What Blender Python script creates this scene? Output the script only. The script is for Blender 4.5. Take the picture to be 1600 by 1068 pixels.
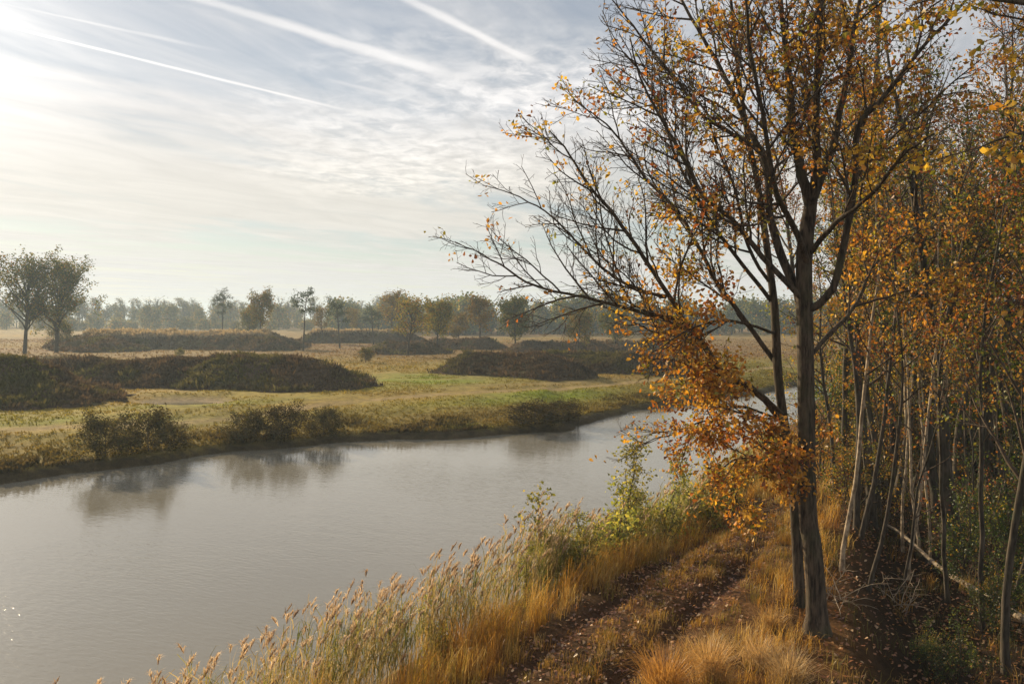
import bpy, math
import numpy as np
from mathutils import Vector

for _o in list(bpy.data.objects):
    bpy.data.objects.remove(_o, do_unlink=True)
SC = bpy.context.scene
COL = SC.collection
PI = math.pi

# ------------------------------------------------------------------ camera
CAM_H = 7.0
FPX = 28.0 / 36.0 * 1600.0            # focal length in photograph pixels
PITCH = math.atan(40.0 / FPX)         # the horizon sits 40 px above the middle
cam_data = bpy.data.cameras.new('camera')
cam_data.lens = 28.0
cam_data.sensor_width = 36.0
cam_data.clip_start = 0.1
cam_data.clip_end = 6000.0
cam = bpy.data.objects.new('camera', cam_data)
cam.location = (0, 0, CAM_H)
cam.rotation_euler = (PI / 2 - PITCH, 0, 0)
COL.objects.link(cam)
SC.camera = cam

# ------------------------------------------------------------------ light
SUN_AZ = math.radians(-38.6)          # from +Y towards +X
SUN_EL = math.radians(19.8)
SUN_DIR = Vector((math.sin(SUN_AZ) * math.cos(SUN_EL), math.cos(SUN_AZ) * math.cos(SUN_EL), math.sin(SUN_EL)))
sun_data = bpy.data.lights.new('sun', 'SUN')
sun_data.energy = 5.0
sun_data.angle = math.radians(1.2)
sun_data.color = (1.0, 0.79, 0.50)
sun = bpy.data.objects.new('sun', sun_data)
sun.location = (-60, 90, 60)
sun.rotation_euler = SUN_DIR.to_track_quat('Z', 'Y').to_euler()
COL.objects.link(sun)

SC.view_settings.view_transform = 'Standard'
SC.view_settings.look = 'None'
SC.view_settings.exposure = 0.62
SC.view_settings.gamma = 1.0
SC.view_settings.use_curve_mapping = False
SC.render.engine = 'CYCLES'
SC.cycles.max_bounces = 6
SC.cycles.diffuse_bounces = 3
SC.cycles.glossy_bounces = 3
SC.cycles.transmission_bounces = 3
SC.cycles.volume_bounces = 0
SC.cycles.use_denoising = True
SC.cycles.sample_clamp_indirect = 6.0


def plane_pt(px, py):
    """where the sight line through a photograph pixel meets a cloud layer one unit up"""
    u, v = (px - 800) / FPX, (534 - py) / FPX
    f = math.cos(PITCH) + v * math.sin(PITCH)
    z = v * math.cos(PITCH) - math.sin(PITCH)
    return (u / z, f / z)


# ------------------------------------------------------------------ sky
world = bpy.data.worlds.new('World')
SC.world = world
world.use_nodes = True
world.cycles.sampling_method = 'MANUAL'
world.cycles.sample_map_resolution = 512
wt = world.node_tree
wt.nodes.clear()


class NT:
    """small helper to write node maths as expressions"""
    def __init__(self, t):
        self.t = t

    def put(self, sock, v):
        if hasattr(v, 'is_linked') or isinstance(v, bpy.types.NodeSocket):
            self.t.links.new(v, sock)
        else:
            sock.default_value = v

    def m(self, op, a, b=None, c=None, clamp=False):
        n = self.t.nodes.new('ShaderNodeMath')
        n.operation = op
        n.use_clamp = clamp
        for i, v in enumerate((a, b, c)):
            if v is not None:
                self.put(n.inputs[i], v)
        return n.outputs[0]

    def vm(self, op, a, b=None, s=None):
        n = self.t.nodes.new('ShaderNodeVectorMath')
        n.operation = op
        self.put(n.inputs[0], a)
        if b is not None:
            self.put(n.inputs[1], b)
        if s is not None:
            self.put(n.inputs['Scale'], s)
        return n.outputs['Value'] if op in ('DOT_PRODUCT', 'LENGTH', 'DISTANCE') else n.outputs[0]

    def xyz(self, x, y, z=0.0):
        n = self.t.nodes.new('ShaderNodeCombineXYZ')
        for i, v in enumerate((x, y, z)):
            self.put(n.inputs[i], v)
        return n.outputs[0]

    def sep(self, v):
        n = self.t.nodes.new('ShaderNodeSeparateXYZ')
        self.put(n.inputs[0], v)
        return n.outputs

    def step(self, v, lo, hi, a=0.0, b=1.0):
        n = self.t.nodes.new('ShaderNodeMapRange')
        n.interpolation_type = 'SMOOTHSTEP'
        for i, q in enumerate((v, lo, hi, a, b)):
            self.put(n.inputs[i], q)
        return n.outputs[0]

    def noise(self, vec, scale, detail=4.0, rough=0.55, dist=0.0):
        n = self.t.nodes.new('ShaderNodeTexNoise')
        self.put(n.inputs['Vector'], vec)
        self.put(n.inputs['Scale'], scale)
        n.inputs['Detail'].default_value = detail
        n.inputs['Roughness'].default_value = rough
        n.inputs['Distortion'].default_value = dist
        return n.outputs[0]

    def mix(self, f, a, b, mode='MIX'):
        n = self.t.nodes.new('ShaderNodeMix')
        n.data_type = 'RGBA'
        n.blend_type = mode
        n.clamp_factor = True
        self.put(n.inputs[0], f)
        self.put(n.inputs[6], a)
        self.put(n.inputs[7], b)
        return n.outputs[2]


SKY_STRENGTH = 0.05
W = NT(wt)
gen = wt.nodes.new('ShaderNodeTexCoord').outputs['Generated']
dirv = W.vm('NORMALIZE', gen)
dx, dy, dz = W.sep(dirv)
zc = W.m('MAXIMUM', dz, 0.012)
cx = W.m('DIVIDE', dx, zc)
cy = W.m('DIVIDE', dy, zc)
cp = W.xyz(cx, cy, 0.0)

nish = wt.nodes.new('ShaderNodeTexSky')
nish.sky_type = 'NISHITA'
nish.sun_disc = False
nish.sun_elevation = SUN_EL
nish.sun_rotation = SUN_AZ
nish.altitude = 10.0
nish.air_density = 1.0
nish.dust_density = 0.15
nish.ozone_density = 1.0

# the veil of high cloud glows where the sun shines through it
cosg = W.vm('DOT_PRODUCT', dirv, tuple(SUN_DIR))
def hg(g):
    den = W.m('POWER', W.m('SUBTRACT', 1 + g * g, W.m('MULTIPLY', cosg, 2 * g)), 1.5)
    return W.m('DIVIDE', (1 - g * g), den)
glow = W.m('ADD', W.m('MULTIPLY', hg(0.91), 0.0058), W.m('MULTIPLY', hg(0.60), 0.0065))
cloud_lum = W.m('ADD', glow, 0.475)

# streaky cirrostratus, drawn out along one wind direction
wa = math.radians(66)
ca, sa = math.cos(wa), math.sin(wa)
ru = W.m('ADD', W.m('MULTIPLY', cx, ca), W.m('MULTIPLY', cy, sa))
rv = W.m('SUBTRACT', W.m('MULTIPLY', cy, ca), W.m('MULTIPLY', cx, sa))
str_v = W.xyz(W.m('MULTIPLY', ru, 0.42), rv, 3.3)
n1 = W.noise(str_v, 0.62, 6.0, 0.55, 0.9)
n2 = W.noise(str_v, 2.1, 6.0, 0.62, 0.9)
veil = W.m('ADD', W.m('MULTIPLY', n1, 0.75), W.m('MULTIPLY', n2, 0.25))
# coverage: thick low down, thin overhead, thin again in the band above the horizon
cov = W.step(dz, 0.30, 0.14, -0.02, 0.12)
band = W.m('MULTIPLY', W.step(dz, 0.055, 0.08), W.step(dz, 0.125, 0.095))
veil = W.m('ADD', veil, cov)
veil = W.m('SUBTRACT', veil, W.m('MULTIPLY', band, 0.12))
veil_a = W.step(veil, 0.38, 0.63, 0.34, 0.96)

# a field of small altocumulus puffs
bx, by = plane_pt(650, 262)
b2x, b2y = plane_pt(860, 150)
pn = W.noise(cp, 0.55, 4.0, 0.6)
d1 = W.vm('LENGTH', W.vm('MULTIPLY', W.vm('SUBTRACT', cp, (bx, by, 0)), (0.85, 0.62, 0)))
d2 = W.vm('LENGTH', W.vm('MULTIPLY', W.vm('SUBTRACT', cp, (b2x, b2y, 0)), (1.1, 1.0, 0)))
dm = W.m('MINIMUM', d1, d2)
patch = W.step(W.m('ADD', dm, W.m('MULTIPLY', W.m('SUBTRACT', pn, 0.5), 2.6)), 1.45, 0.25)
puff = W.noise(W.vm('MULTIPLY', cp, (1.0, 0.75, 1.0)), 7.5, 6.0, 0.62, 0.4)
puff2 = W.noise(cp, 2.1, 4.0, 0.55)
puff_a = W.m('MULTIPLY', patch, W.step(W.m('ADD', W.m('MULTIPLY', puff, 0.6), W.m('MULTIPLY', puff2, 0.4)), 0.38, 0.62, 0.1, 0.95))

# contrails: straight in the cloud layer
wob = W.noise(cp, 5.0, 4.0, 0.6)
wob2 = W.noise(cp, 1.4, 3.0, 0.6)
def contrail(p, q, w0, w1, amount, fade0=0.03, fade1=0.35):
    a, b = plane_pt(*p), plane_pt(*q)
    L = math.hypot(b[0] - a[0], b[1] - a[1])
    t = ((b[0] - a[0]) / L, (b[1] - a[1]) / L)
    rel = W.vm('SUBTRACT', cp, (a[0], a[1], 0))
    al = W.m('DIVIDE', W.vm('DOT_PRODUCT', rel, (t[0], t[1], 0)), L)
    ac = W.vm('DOT_PRODUCT', rel, (-t[1], t[0], 0))
    ac = W.m('ADD', ac, W.m('MULTIPLY', W.m('SUBTRACT', wob2, 0.5), 1.1 * w0))
    wid = W.m('ADD', w0, W.m('MULTIPLY', al, w1 - w0))
    wid = W.m('MULTIPLY', wid, W.m('ADD', 0.35, W.m('MULTIPLY', wob, 1.3)))
    e = W.m('DIVIDE', W.m('ABSOLUTE', ac), wid)
    prof = W.step(e, 1.15, 0.15)
    ends = W.m('MULTIPLY', W.step(al, -fade0, fade0), W.step(al, 1.0, 1.0 - fade1))
    return W.m('MULTIPLY', W.m('MULTIPLY', prof, ends), amount)
trails = [
    contrail((270, -14), (775, 140), 0.042, 0.10, 0.75, 0.4, 0.35),
    contrail((618, -10), (852, 106), 0.030, 0.042, 0.80, 0.4, 0.2),
    contrail((-60, 24), (620, 192), 0.018, 0.034, 0.80, 0.2, 0.35),
    contrail((-80, 80), (150, 128), 0.012, 0.02, 0.30, 0.2, 0.4),
    contrail((520, 126), (715, 174), 0.03, 0.05, 0.34, 0.2, 0.4),
    contrail((60, 18), (380, 88), 0.014, 0.03, 0.35, 0.2, 0.5),
]
tr = trails[0]
for q in trails[1:]:
    tr = W.m('MAXIMUM', tr, q)

one = lambda v: W.m('SUBTRACT', 1.0, v)
clear = W.m('MULTIPLY', one(veil_a), W.m('MULTIPLY', one(puff_a), one(tr)))
cov_all = one(clear)
tex = W.m('ADD', 0.80, W.m('MULTIPLY', W.m('ADD', n2, W.m('MULTIPLY', W.m('SUBTRACT', puff, 0.5), W.m('MULTIPLY', patch, 0.9))), 0.40))
lum = W.m('ADD', W.m('MULTIPLY', cloud_lum, tex), W.m('MULTIPLY', W.m('MAXIMUM', W.m('MULTIPLY', puff_a, 0.8), tr), 0.16))
warm = W.mix(W.m('MULTIPLY', glow, 1.4, clamp=True), (1.03, 1.0, 0.985, 1), (1.07, 1.0, 0.90, 1))
lowwarm = W.mix(W.m('MULTIPLY', W.step(dz, 0.26, 0.14), W.step(dz, 0.02, 0.12)), warm, (1.06, 1.0, 0.91, 1))
cl_col = W.vm('SCALE', lowwarm, s=W.m('DIVIDE', lum, SKY_STRENGTH))
skyc = nish.outputs[0]
final = W.mix(cov_all, skyc, cl_col)
bg = wt.nodes.new('ShaderNodeBackground')
wt.links.new(final, bg.inputs['Color'])
bg.inputs['Strength'].default_value = SKY_STRENGTH
wo = wt.nodes.new('ShaderNodeOutputWorld')
wt.links.new(bg.outputs[0], wo.inputs['Surface'])

# ================================================================== helpers
def ray(px, py):
    u, v = (px - 800) / FPX, (534 - py) / FPX
    return np.array([u, math.cos(PITCH) + v * math.sin(PITCH), v * math.cos(PITCH) - math.sin(PITCH)])


def at(px, py, depth):
    """point on the sight line of a photograph pixel at a given distance ahead"""
    d = ray(px, py)
    return d * (depth / d[1]) + np.array([0, 0, CAM_H])


def rgb(r, g, b):
    return (r, g, b, 1.0)


def smooth(x, a, b):
    t = np.clip((np.asarray(x, float) - a) / (b - a), 0, 1)
    return t * t * (3 - 2 * t)


_perm = np.random.default_rng(3).permutation(256)
_grad = np.random.default_rng(4).uniform(-1, 1, 256)


def vnoise(x, y, s=1.0, oct=4, seed=0):
    """value noise, about -1..1"""
    x = np.asarray(x, float) / s + seed * 17.3
    y = np.asarray(y, float) / s - seed * 9.1
    out, amp, tot = 0, 1.0, 0
    for _ in range(oct):
        xi, yi = np.floor(x).astype(int), np.floor(y).astype(int)
        fx, fy = x - xi, y - yi
        fx, fy = fx * fx * (3 - 2 * fx), fy * fy * (3 - 2 * fy)
        h = lambda a, b: _grad[_perm[(_perm[a & 255] + b) & 255]]
        v = (h(xi, yi) * (1 - fx) + h(xi + 1, yi) * fx) * (1 - fy) + (h(xi, yi + 1) * (1 - fx) + h(xi + 1, yi + 1) * fx) * fy
        out = out + amp * v
        tot += amp
        amp *= 0.5
        x, y = x * 2.03 + 5.1, y * 2.03 + 1.7
    return out / tot * 1.4


class MB:
    """collects vertices, faces and vertex colours; becomes one mesh"""
    def __init__(self):
        self.v, self.q, self.t, self.c, self.n = [], [], [], [], 0

    def add(self, v, quads=None, tris=None, col=None):
        v = np.asarray(v, np.float32).reshape(-1, 3)
        self.v.append(v)
        if quads is not None and len(quads):
            self.q.append(np.asarray(quads, np.int32) + self.n)
        if tris is not None and len(tris):
            self.t.append(np.asarray(tris, np.int32) + self.n)
        if col is not None:
            col = np.asarray(col, np.float32)
            self.c.append(np.broadcast_to(col, (len(v), 3)) if col.ndim == 1 else col)
        self.n += len(v)

    def arrays(self):
        v = np.concatenate(self.v) if self.v else np.zeros((0, 3), np.float32)
        q = np.concatenate(self.q) if self.q else np.zeros((0, 4), np.int32)
        t = np.concatenate(self.t) if self.t else np.zeros((0, 3), np.int32)
        c = np.concatenate(self.c) if self.c and sum(len(x) for x in self.c) == len(v) else None
        return v, q, t, c

    def mesh(self, name, mat, smooth_shade=False):
        v, q, t, c = self.arrays()
        me = bpy.data.meshes.new(name)
        me.vertices.add(len(v))
        me.vertices.foreach_set('co', v.ravel())
        nl = len(q) * 4 + len(t) * 3
        me.loops.add(nl)
        me.loops.foreach_set('vertex_index', np.concatenate([q.ravel(), t.ravel()]).astype(np.int32))
        me.polygons.add(len(q) + len(t))
        st = np.concatenate([np.arange(len(q)) * 4, len(q) * 4 + np.arange(len(t)) * 3]).astype(np.int32)
        me.polygons.foreach_set('loop_start', st)
        if smooth_shade:
            me.polygons.foreach_set('use_smooth', np.ones(len(st), bool))
        if c is not None:
            a = me.color_attributes.new('Col', 'FLOAT_COLOR', 'POINT')
            a.data.foreach_set('color', np.concatenate([c, np.ones((len(c), 1), np.float32)], 1).ravel())
        me.materials.append(mat)
        me.update()
        me.validate()
        return me


def link(name, me, parent=None, loc=(0, 0, 0), rz=0.0, sc=None, **props):
    o = bpy.data.objects.new(name, me)
    COL.objects.link(o)
    o.parent = parent
    o.location = loc
    o.rotation_euler = (0, 0, rz)
    if sc is not None:
        o.scale = sc
    for k, v in props.items():
        o[k] = v
    return o


# ------------------------------------------------------------------ materials
def new_mat(name):
    m = bpy.data.materials.new(name)
    m.use_nodes = True
    m.node_tree.nodes.clear()
    n = NT(m.node_tree)
    out = m.node_tree.nodes.new('ShaderNodeOutputMaterial')
    return m, n, out


def attr_col(n):
    a = n.t.nodes.new('ShaderNodeAttribute')
    a.attribute_name = 'Col'
    return a.outputs['Color']


def obj_random(n):
    return n.t.nodes.new('ShaderNodeObjectInfo').outputs['Random']


def leaf_mat(name, trans=0.5, gloss=0.05, rough=0.5, vary=True, tint=(1.2, 1.1, 0.7)):
    """thin leaf: colour from the mesh, light passes through it"""
    m, n, out = new_mat(name)
    c = attr_col(n)
    if vary:
        hs = n.t.nodes.new('ShaderNodeHueSaturation')
        r = obj_random(n)
        n.put(hs.inputs['Hue'], n.m('ADD', 0.485, n.m('MULTIPLY', r, 0.03)))
        n.put(hs.inputs['Value'], n.m('ADD', 0.8, n.m('MULTIPLY', r, 0.4)))
        n.put(hs.inputs['Color'], c)
        c = hs.outputs[0]
    d = n.t.nodes.new('ShaderNodeBsdfDiffuse')
    n.put(d.inputs[0], c)
    tr = n.t.nodes.new('ShaderNodeBsdfTranslucent')
    tc = n.mix(1.0, c, (*tint, 1), 'MULTIPLY')
    n.put(tr.inputs[0], tc)
    g = n.t.nodes.new('ShaderNodeBsdfGlossy')
    g.inputs['Roughness'].default_value = rough
    g.inputs['Color'].default_value = rgb(0.8, 0.8, 0.8)
    mx = n.t.nodes.new('ShaderNodeMixShader')
    mx.inputs[0].default_value = trans
    n.t.links.new(d.outputs[0], mx.inputs[1])
    n.t.links.new(tr.outputs[0], mx.inputs[2])
    m2 = n.t.nodes.new('ShaderNodeMixShader')
    m2.inputs[0].default_value = gloss
    n.t.links.new(mx.outputs[0], m2.inputs[1])
    n.t.links.new(g.outputs[0], m2.inputs[2])
    n.t.links.new(m2.outputs[0], out.inputs['Surface'])
    return m


def bark_mat(name, c0, c1, scale=9.0, stretch=0.25, bump=0.6, moss=None):
    m, n, out = new_mat(name)
    tc = n.t.nodes.new('ShaderNodeTexCoord').outputs['Object']
    v = n.vm('MULTIPLY', tc, (1, 1, stretch))
    f = n.noise(v, scale, 5, 0.65)
    f2 = n.noise(tc, 1.3, 3, 0.6)
    c = n.mix(n.step(f, 0.32, 0.68), c0, c1)
    c = n.mix(n.m('MULTIPLY', n.step(f2, 0.45, 0.7), 0.55), c, moss or c0)
    b = n.t.nodes.new('ShaderNodeBsdfPrincipled')
    n.put(b.inputs['Base Color'], c)
    b.inputs['Roughness'].default_value = 0.85
    b.inputs['Specular IOR Level'].default_value = 0.25
    bp = n.t.nodes.new('ShaderNodeBump')
    bp.inputs['Strength'].default_value = bump
    bp.inputs['Distance'].default_value = 0.03
    n.put(bp.inputs['Height'], f)
    n.put(b.inputs['Normal'], bp.outputs[0])
    n.t.links.new(b.outputs[0], out.inputs['Surface'])
    return m


MAT_OAK = bark_mat('oak_bark', rgb(0.016, 0.011, 0.008), rgb(0.12, 0.088, 0.06), 16, 0.16, 1.0, rgb(0.075, 0.075, 0.04))
MAT_TWIG = bark_mat('twig_bark', rgb(0.045, 0.032, 0.022), rgb(0.11, 0.08, 0.055), 14, 0.5, 0.3)
MAT_DARKBARK = bark_mat('dark_bark', rgb(0.03, 0.024, 0.018), rgb(0.10, 0.08, 0.06), 11, 0.25, 0.8, rgb(0.05, 0.055, 0.028))
MAT_PALEBARK = bark_mat('pale_bark', rgb(0.16, 0.12, 0.08), rgb(0.52, 0.42, 0.30), 9, 0.6, 0.4, rgb(0.10, 0.09, 0.05))
MAT_FARBARK = bark_mat('far_bark', rgb(0.04, 0.032, 0.024), rgb(0.085, 0.066, 0.048), 4, 0.4, 0.2)
MAT_DEADWOOD = bark_mat('dead_wood', rgb(0.20, 0.15, 0.10), rgb(0.48, 0.40, 0.30), 8, 0.2, 0.5)
MAT_LEAF = leaf_mat('autumn_leaf', 0.5, 0.04)
MAT_FARLEAF = leaf_mat('distant_leaf', 0.4, 0.0)
MAT_GRASS = leaf_mat('dry_grass', 0.5, 0.03, 0.4, vary=False, tint=(1.15, 1.03, 0.75))
MAT_REED = leaf_mat('reed', 0.58, 0.03, 0.4, vary=False, tint=(1.1, 1.03, 0.85))
MAT_HEATHER = leaf_mat('heather', 0.3, 0.0, vary=False, tint=(1.1, 1.0, 0.8))
MAT_LITTER = leaf_mat('fallen_leaf', 0.2, 0.08, 0.35, vary=False)


# ------------------------------------------------------------------ terrain shape
NEAR = np.array([(-160, -90), (-60, -26), (-30, -8), (-12, 3.6), (-5.2, 10.2), (-1.9, 15.1), (1.1, 19.6), (3.6, 22.6), (6.7, 27), (10, 33.5), (17, 48), (26, 66), (45, 96), (90, 150), (400, 500)], float)
FAR = np.array([(-400, -140), (-150, -20), (-80, 10), (-40, 25), (-21, 33.2), (-19.7, 35.5), (-15.6, 40.8), (-9.6, 44.4), (-3.7, 45.8), (2.8, 49.6), (4.4, 53), (9.6, 59.6), (14, 64), (25, 76), (45, 106), (90, 162), (400, 512)], float)


def shore_dist(x, y, C):
    yy = np.interp(x, C[:, 0], C[:, 1])
    sl = (np.interp(x + 1.0, C[:, 0], C[:, 1]) - np.interp(x - 1.0, C[:, 0], C[:, 1])) / 2.0
    return (y - yy) / np.sqrt(1 + sl * sl)


def near_in(x, y):
    """metres inland from the near shore"""
    return -shore_dist(x, y, NEAR) + 0.35 * vnoise(x, y, 3.0, 2, 5)


def far_in(x, y):
    return shore_dist(x, y, FAR) + 0.8 * vnoise(x, y, 7.0, 3, 6) + 0.45 * vnoise(x, y, 1.7, 3, 7)


PATH = np.array([(-6.0, 2.0), (-1.6, 8.4), (0.8, 12.6), (2.9, 16.0), (5.05, 19.5), (6.9, 23.4), (9.2, 29.0), (13.5, 38), (22, 55), (40, 86)], float)
FTRACK = np.array([(-70, 34), (-27, 42), (-20.3, 45.6), (-15.2, 51), (-9.4, 57), (-1.0, 63), (12.3, 74), (30, 95), (60, 130)], float)


def poly_dist(x, y, P):
    x, y = np.asarray(x, float), np.asarray(y, float)
    best = np.full(x.shape, 1e9)
    side = np.zeros(x.shape)
    for (ax, ay), (bx_, by_) in zip(P[:-1], P[1:]):
        ex, ey = bx_ - ax, by_ - ay
        t = np.clip(((x - ax) * ex + (y - ay) * ey) / (ex * ex + ey * ey), 0, 1)
        qx, qy = x - ax - t * ex, y - ay - t * ey
        d = np.hypot(qx, qy)
        s = np.sign(ex * qy - ey * qx)
        m = d < best
        best = np.where(m, d, best)
        side = np.where(m, s, side)
    return best, side


def spine_smooth(P, n=6):
    P = np.asarray(P, float)
    t = np.linspace(0, len(P) - 1, (len(P) - 1) * n + 1)
    out = []
    for a in t:
        i = min(int(a), len(P) - 2)
        f = a - i
        p0, p1, p2, p3 = P[max(i - 1, 0)], P[i], P[i + 1], P[min(i + 2, len(P) - 1)]
        out.append(0.5 * ((2 * p1) + (-p0 + p2) * f + (2 * p0 - 5 * p1 + 4 * p2 - p3) * f * f + (-p0 + 3 * p1 - 3 * p2 + p3) * f ** 3))
    return np.array(out)


PATH_S = spine_smooth(PATH, 4)
FTRACK_S = spine_smooth(FTRACK, 4)
HOLLOW = (-23.4, 56.6)


def ground_z(x, y):
    x, y = np.asarray(x, float), np.asarray(y, float)
    ni, fi = near_in(x, y), far_in(x, y)
    zn = -1.2 + 1.5 * smooth(ni, -2.2, 0.2) + 0.95 * smooth(ni, 0.0, 3.2)
    zn = zn + 0.10 * vnoise(x, y, 2.4, 3, 1) * smooth(ni, 0, 2)
    pd, ps = poly_dist(x, y, PATH_S)
    rut = np.exp(-((pd - 0.82) / 0.27) ** 2) * smooth(y, 25, 20)
    zn = zn - 0.16 * rut - 0.10 * np.exp(-(pd / 1.5) ** 4)
    wi = x - (y - 12) * 0.42 - 5.0
    zn = zn - (0.95 * smooth(wi, 0.1, 1.6) - 0.7 * smooth(wi, 3.6, 6.5)) * smooth(y, 5, 10) * smooth(y, 46, 30)  # ditch added right of the oak, shaped to put the floor in shade
    zf = -1.2 + 1.55 * smooth(fi, -2.0, 0.3) + 0.12 * smooth(fi, 0.2, 1.2) + 0.60 * smooth(fi, 0.8, 11)
    zf = zf + (0.13 * vnoise(x, y, 5, 4, 2) + 0.18 * vnoise(x, y, 40, 3, 3)) * smooth(fi, 0.5, 6)
    td, _ = poly_dist(x, y, FTRACK_S)
    zf = zf - 0.10 * np.exp(-(td / 1.6) ** 4)
    hx, hy = (x - HOLLOW[0]) / 3.6, (y - HOLLOW[1]) / 3.0
    zf = zf - 0.50 * np.exp(-(hx * hx + hy * hy) ** 1.5) + 0.05 * np.exp(-((np.hypot(hx, hy) - 1.45) / 0.4) ** 2)
    return np.where(ni > fi, zn, zf)


def gz(x, y):
    return float(ground_z(np.array([x]), np.array([y]))[0])


def ground_at(px, py, z=1.05):
    """ground point under a photograph pixel"""
    d = ray(px, py)
    for _ in range(6):
        p = d * ((z - CAM_H) / d[2])
        z = gz(p[0], p[1])
    return np.array([p[0], p[1], z])

# ================================================================== the setting
def blob(x, y, cx_, cy_, rx, ry, rot=0.0):
    c, s = math.cos(rot), math.sin(rot)
    u, v = (x - cx_) * c + (y - cy_) * s, -(x - cx_) * s + (y - cy_) * c
    return np.exp(-((u / rx) ** 2 + (v / ry) ** 2))


def lerp(a, b, t):
    t = np.asarray(t)[..., None]
    return a * (1 - t) + np.asarray(b) * t


def ground_colour(x, y):
    ni, fi = near_in(x, y), far_in(x, y)
    n1 = vnoise(x, y, 9, 4, 11)
    n2 = vnoise(x, y, 2.2, 4, 12)
    n3 = vnoise(x, y, 30, 4, 13)
    # far bank: olive and tan heath grass
    c = np.zeros(x.shape + (3,)) + np.array([0.22, 0.175, 0.036])
    c = lerp(c, (0.26, 0.18, 0.046), smooth(n1 + 0.5 * n2, -0.2, 0.7) * 0.8)
    c = lerp(c, (0.155, 0.170, 0.025), smooth(n3 + 0.4 * n2, 0.0, 0.8) * 0.6)
    # rough brown slope next to the water
    edge = smooth(fi, 11, 3) * smooth(x, -60, -12)
    c = lerp(c, (0.15, 0.115, 0.032), edge * (0.55 + 0.3 * n2))
    c = lerp(c, (0.15, 0.155, 0.032), smooth(n1 - n2 * 0.5, 0.1, 0.7) * edge * 0.7)
    # green mown patches
    g = blob(x, y, -7, 74, 8.5, 8, 0.3) + 0.95 * blob(x, y, 1.5, 60, 9, 2.6, 0.72) + 0.7 * blob(x, y, -32, 42, 16, 1.6, 0.42) + 0.45 * blob(x, y, -21, 53, 9, 2.2, 0.6)
    c = lerp(c, (0.155, 0.205, 0.020), np.clip(g * (0.85 + 0.6 * n2), 0, 0.95))
    # tan, reddish heath farther off
    heath = smooth(y, 92, 125)
    c = lerp(c, (0.16, 0.092, 0.038), heath * np.clip(0.65 + 0.6 * n3, 0, 1))
    c = lerp(c, (0.18, 0.125, 0.052), heath * smooth(vnoise(x * 0.25, y, 9, 3, 14), 0.15, 0.6) * 0.8)
    # dry pale grass about the mounds
    c = lerp(c, (0.21, 0.155, 0.066), np.clip(0.8 * blob(x, y, 6, 72, 12, 3.0, 0.65) + 0.7 * blob(x, y, -3, 78, 4, 5), 0, 1))
    # the sandy track on the far side
    td, ts = poly_dist(x, y, FTRACK_S)
    tr = np.exp(-(td / 0.75) ** 4) * np.clip(0.75 + 0.5 * n2, 0.2, 1)
    c = lerp(c, (0.27, 0.20, 0.105), tr * 0.75)
    # hollow with bare mud
    hr = np.hypot((x - HOLLOW[0]) / 3.4, (y - HOLLOW[1]) / 2.8)
    c = lerp(c, (0.20, 0.155, 0.095), smooth(hr + 0.15 * n2, 1.25, 0.75))
    # earth edge at the far waterline
    c = lerp(c, (0.060, 0.046, 0.026), smooth(fi + 0.35 * n2, 0.7, 0.1))
    # near bank: dark humus, dead leaves, ochre thatch
    cn = np.zeros(x.shape + (3,)) + np.array([0.115, 0.058, 0.022])
    cn = lerp(cn, (0.060, 0.035, 0.016), smooth(n2, -0.2, 0.7))
    pd, ps = poly_dist(x, y, PATH_S)
    cn = lerp(cn, (0.070, 0.034, 0.018), np.exp(-((pd - 0.82) / 0.32) ** 2) * 0.9 * smooth(y, 25, 20))
    cn = lerp(cn, (0.030, 0.018, 0.010), smooth(x - (y - 12) * 0.42 - 4.6, 0, 1.5))  # wood floor humus, darkened further to paint in its deep shade
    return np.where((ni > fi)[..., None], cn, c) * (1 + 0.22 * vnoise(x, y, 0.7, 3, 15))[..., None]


ang = np.concatenate([np.linspace(-180, -46, 70), np.linspace(-44, 44, 470), np.linspace(46, 180, 70)])
ang = np.radians(ang)
rad = np.concatenate([[0.6, 1.6, 3.0, 4.5], np.geomspace(6.0, 240.0, 380), np.geomspace(250, 1500, 26)])
RR, AA = np.meshgrid(rad, ang, indexing='ij')
GX, GY = RR * np.sin(AA), RR * np.cos(AA)
GZ = ground_z(GX, GY)
gmb = MB()
nr, na = GX.shape
gi = np.arange(nr * na).reshape(nr, na)
gq = np.stack([gi[:-1, :-1], gi[:-1, 1:], gi[1:, 1:], gi[1:, :-1]], -1).reshape(-1, 4)[:, ::-1]
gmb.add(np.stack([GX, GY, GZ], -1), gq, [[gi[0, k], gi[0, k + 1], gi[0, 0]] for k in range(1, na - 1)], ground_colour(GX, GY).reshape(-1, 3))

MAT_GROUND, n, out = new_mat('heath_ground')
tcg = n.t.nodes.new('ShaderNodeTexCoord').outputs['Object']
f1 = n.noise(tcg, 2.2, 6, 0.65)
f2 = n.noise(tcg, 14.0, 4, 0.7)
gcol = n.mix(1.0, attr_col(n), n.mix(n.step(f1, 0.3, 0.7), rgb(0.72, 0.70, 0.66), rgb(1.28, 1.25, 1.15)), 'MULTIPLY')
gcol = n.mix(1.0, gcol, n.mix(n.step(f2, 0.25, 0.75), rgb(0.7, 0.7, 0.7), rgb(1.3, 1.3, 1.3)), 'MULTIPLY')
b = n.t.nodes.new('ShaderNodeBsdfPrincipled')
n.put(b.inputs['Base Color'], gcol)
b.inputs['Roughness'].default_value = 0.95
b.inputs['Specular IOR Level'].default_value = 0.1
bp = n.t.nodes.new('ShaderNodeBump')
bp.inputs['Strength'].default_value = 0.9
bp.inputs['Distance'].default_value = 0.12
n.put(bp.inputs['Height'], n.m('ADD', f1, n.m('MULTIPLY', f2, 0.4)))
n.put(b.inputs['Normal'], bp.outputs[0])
n.t.links.new(b.outputs[0], out.inputs['Surface'])
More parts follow.
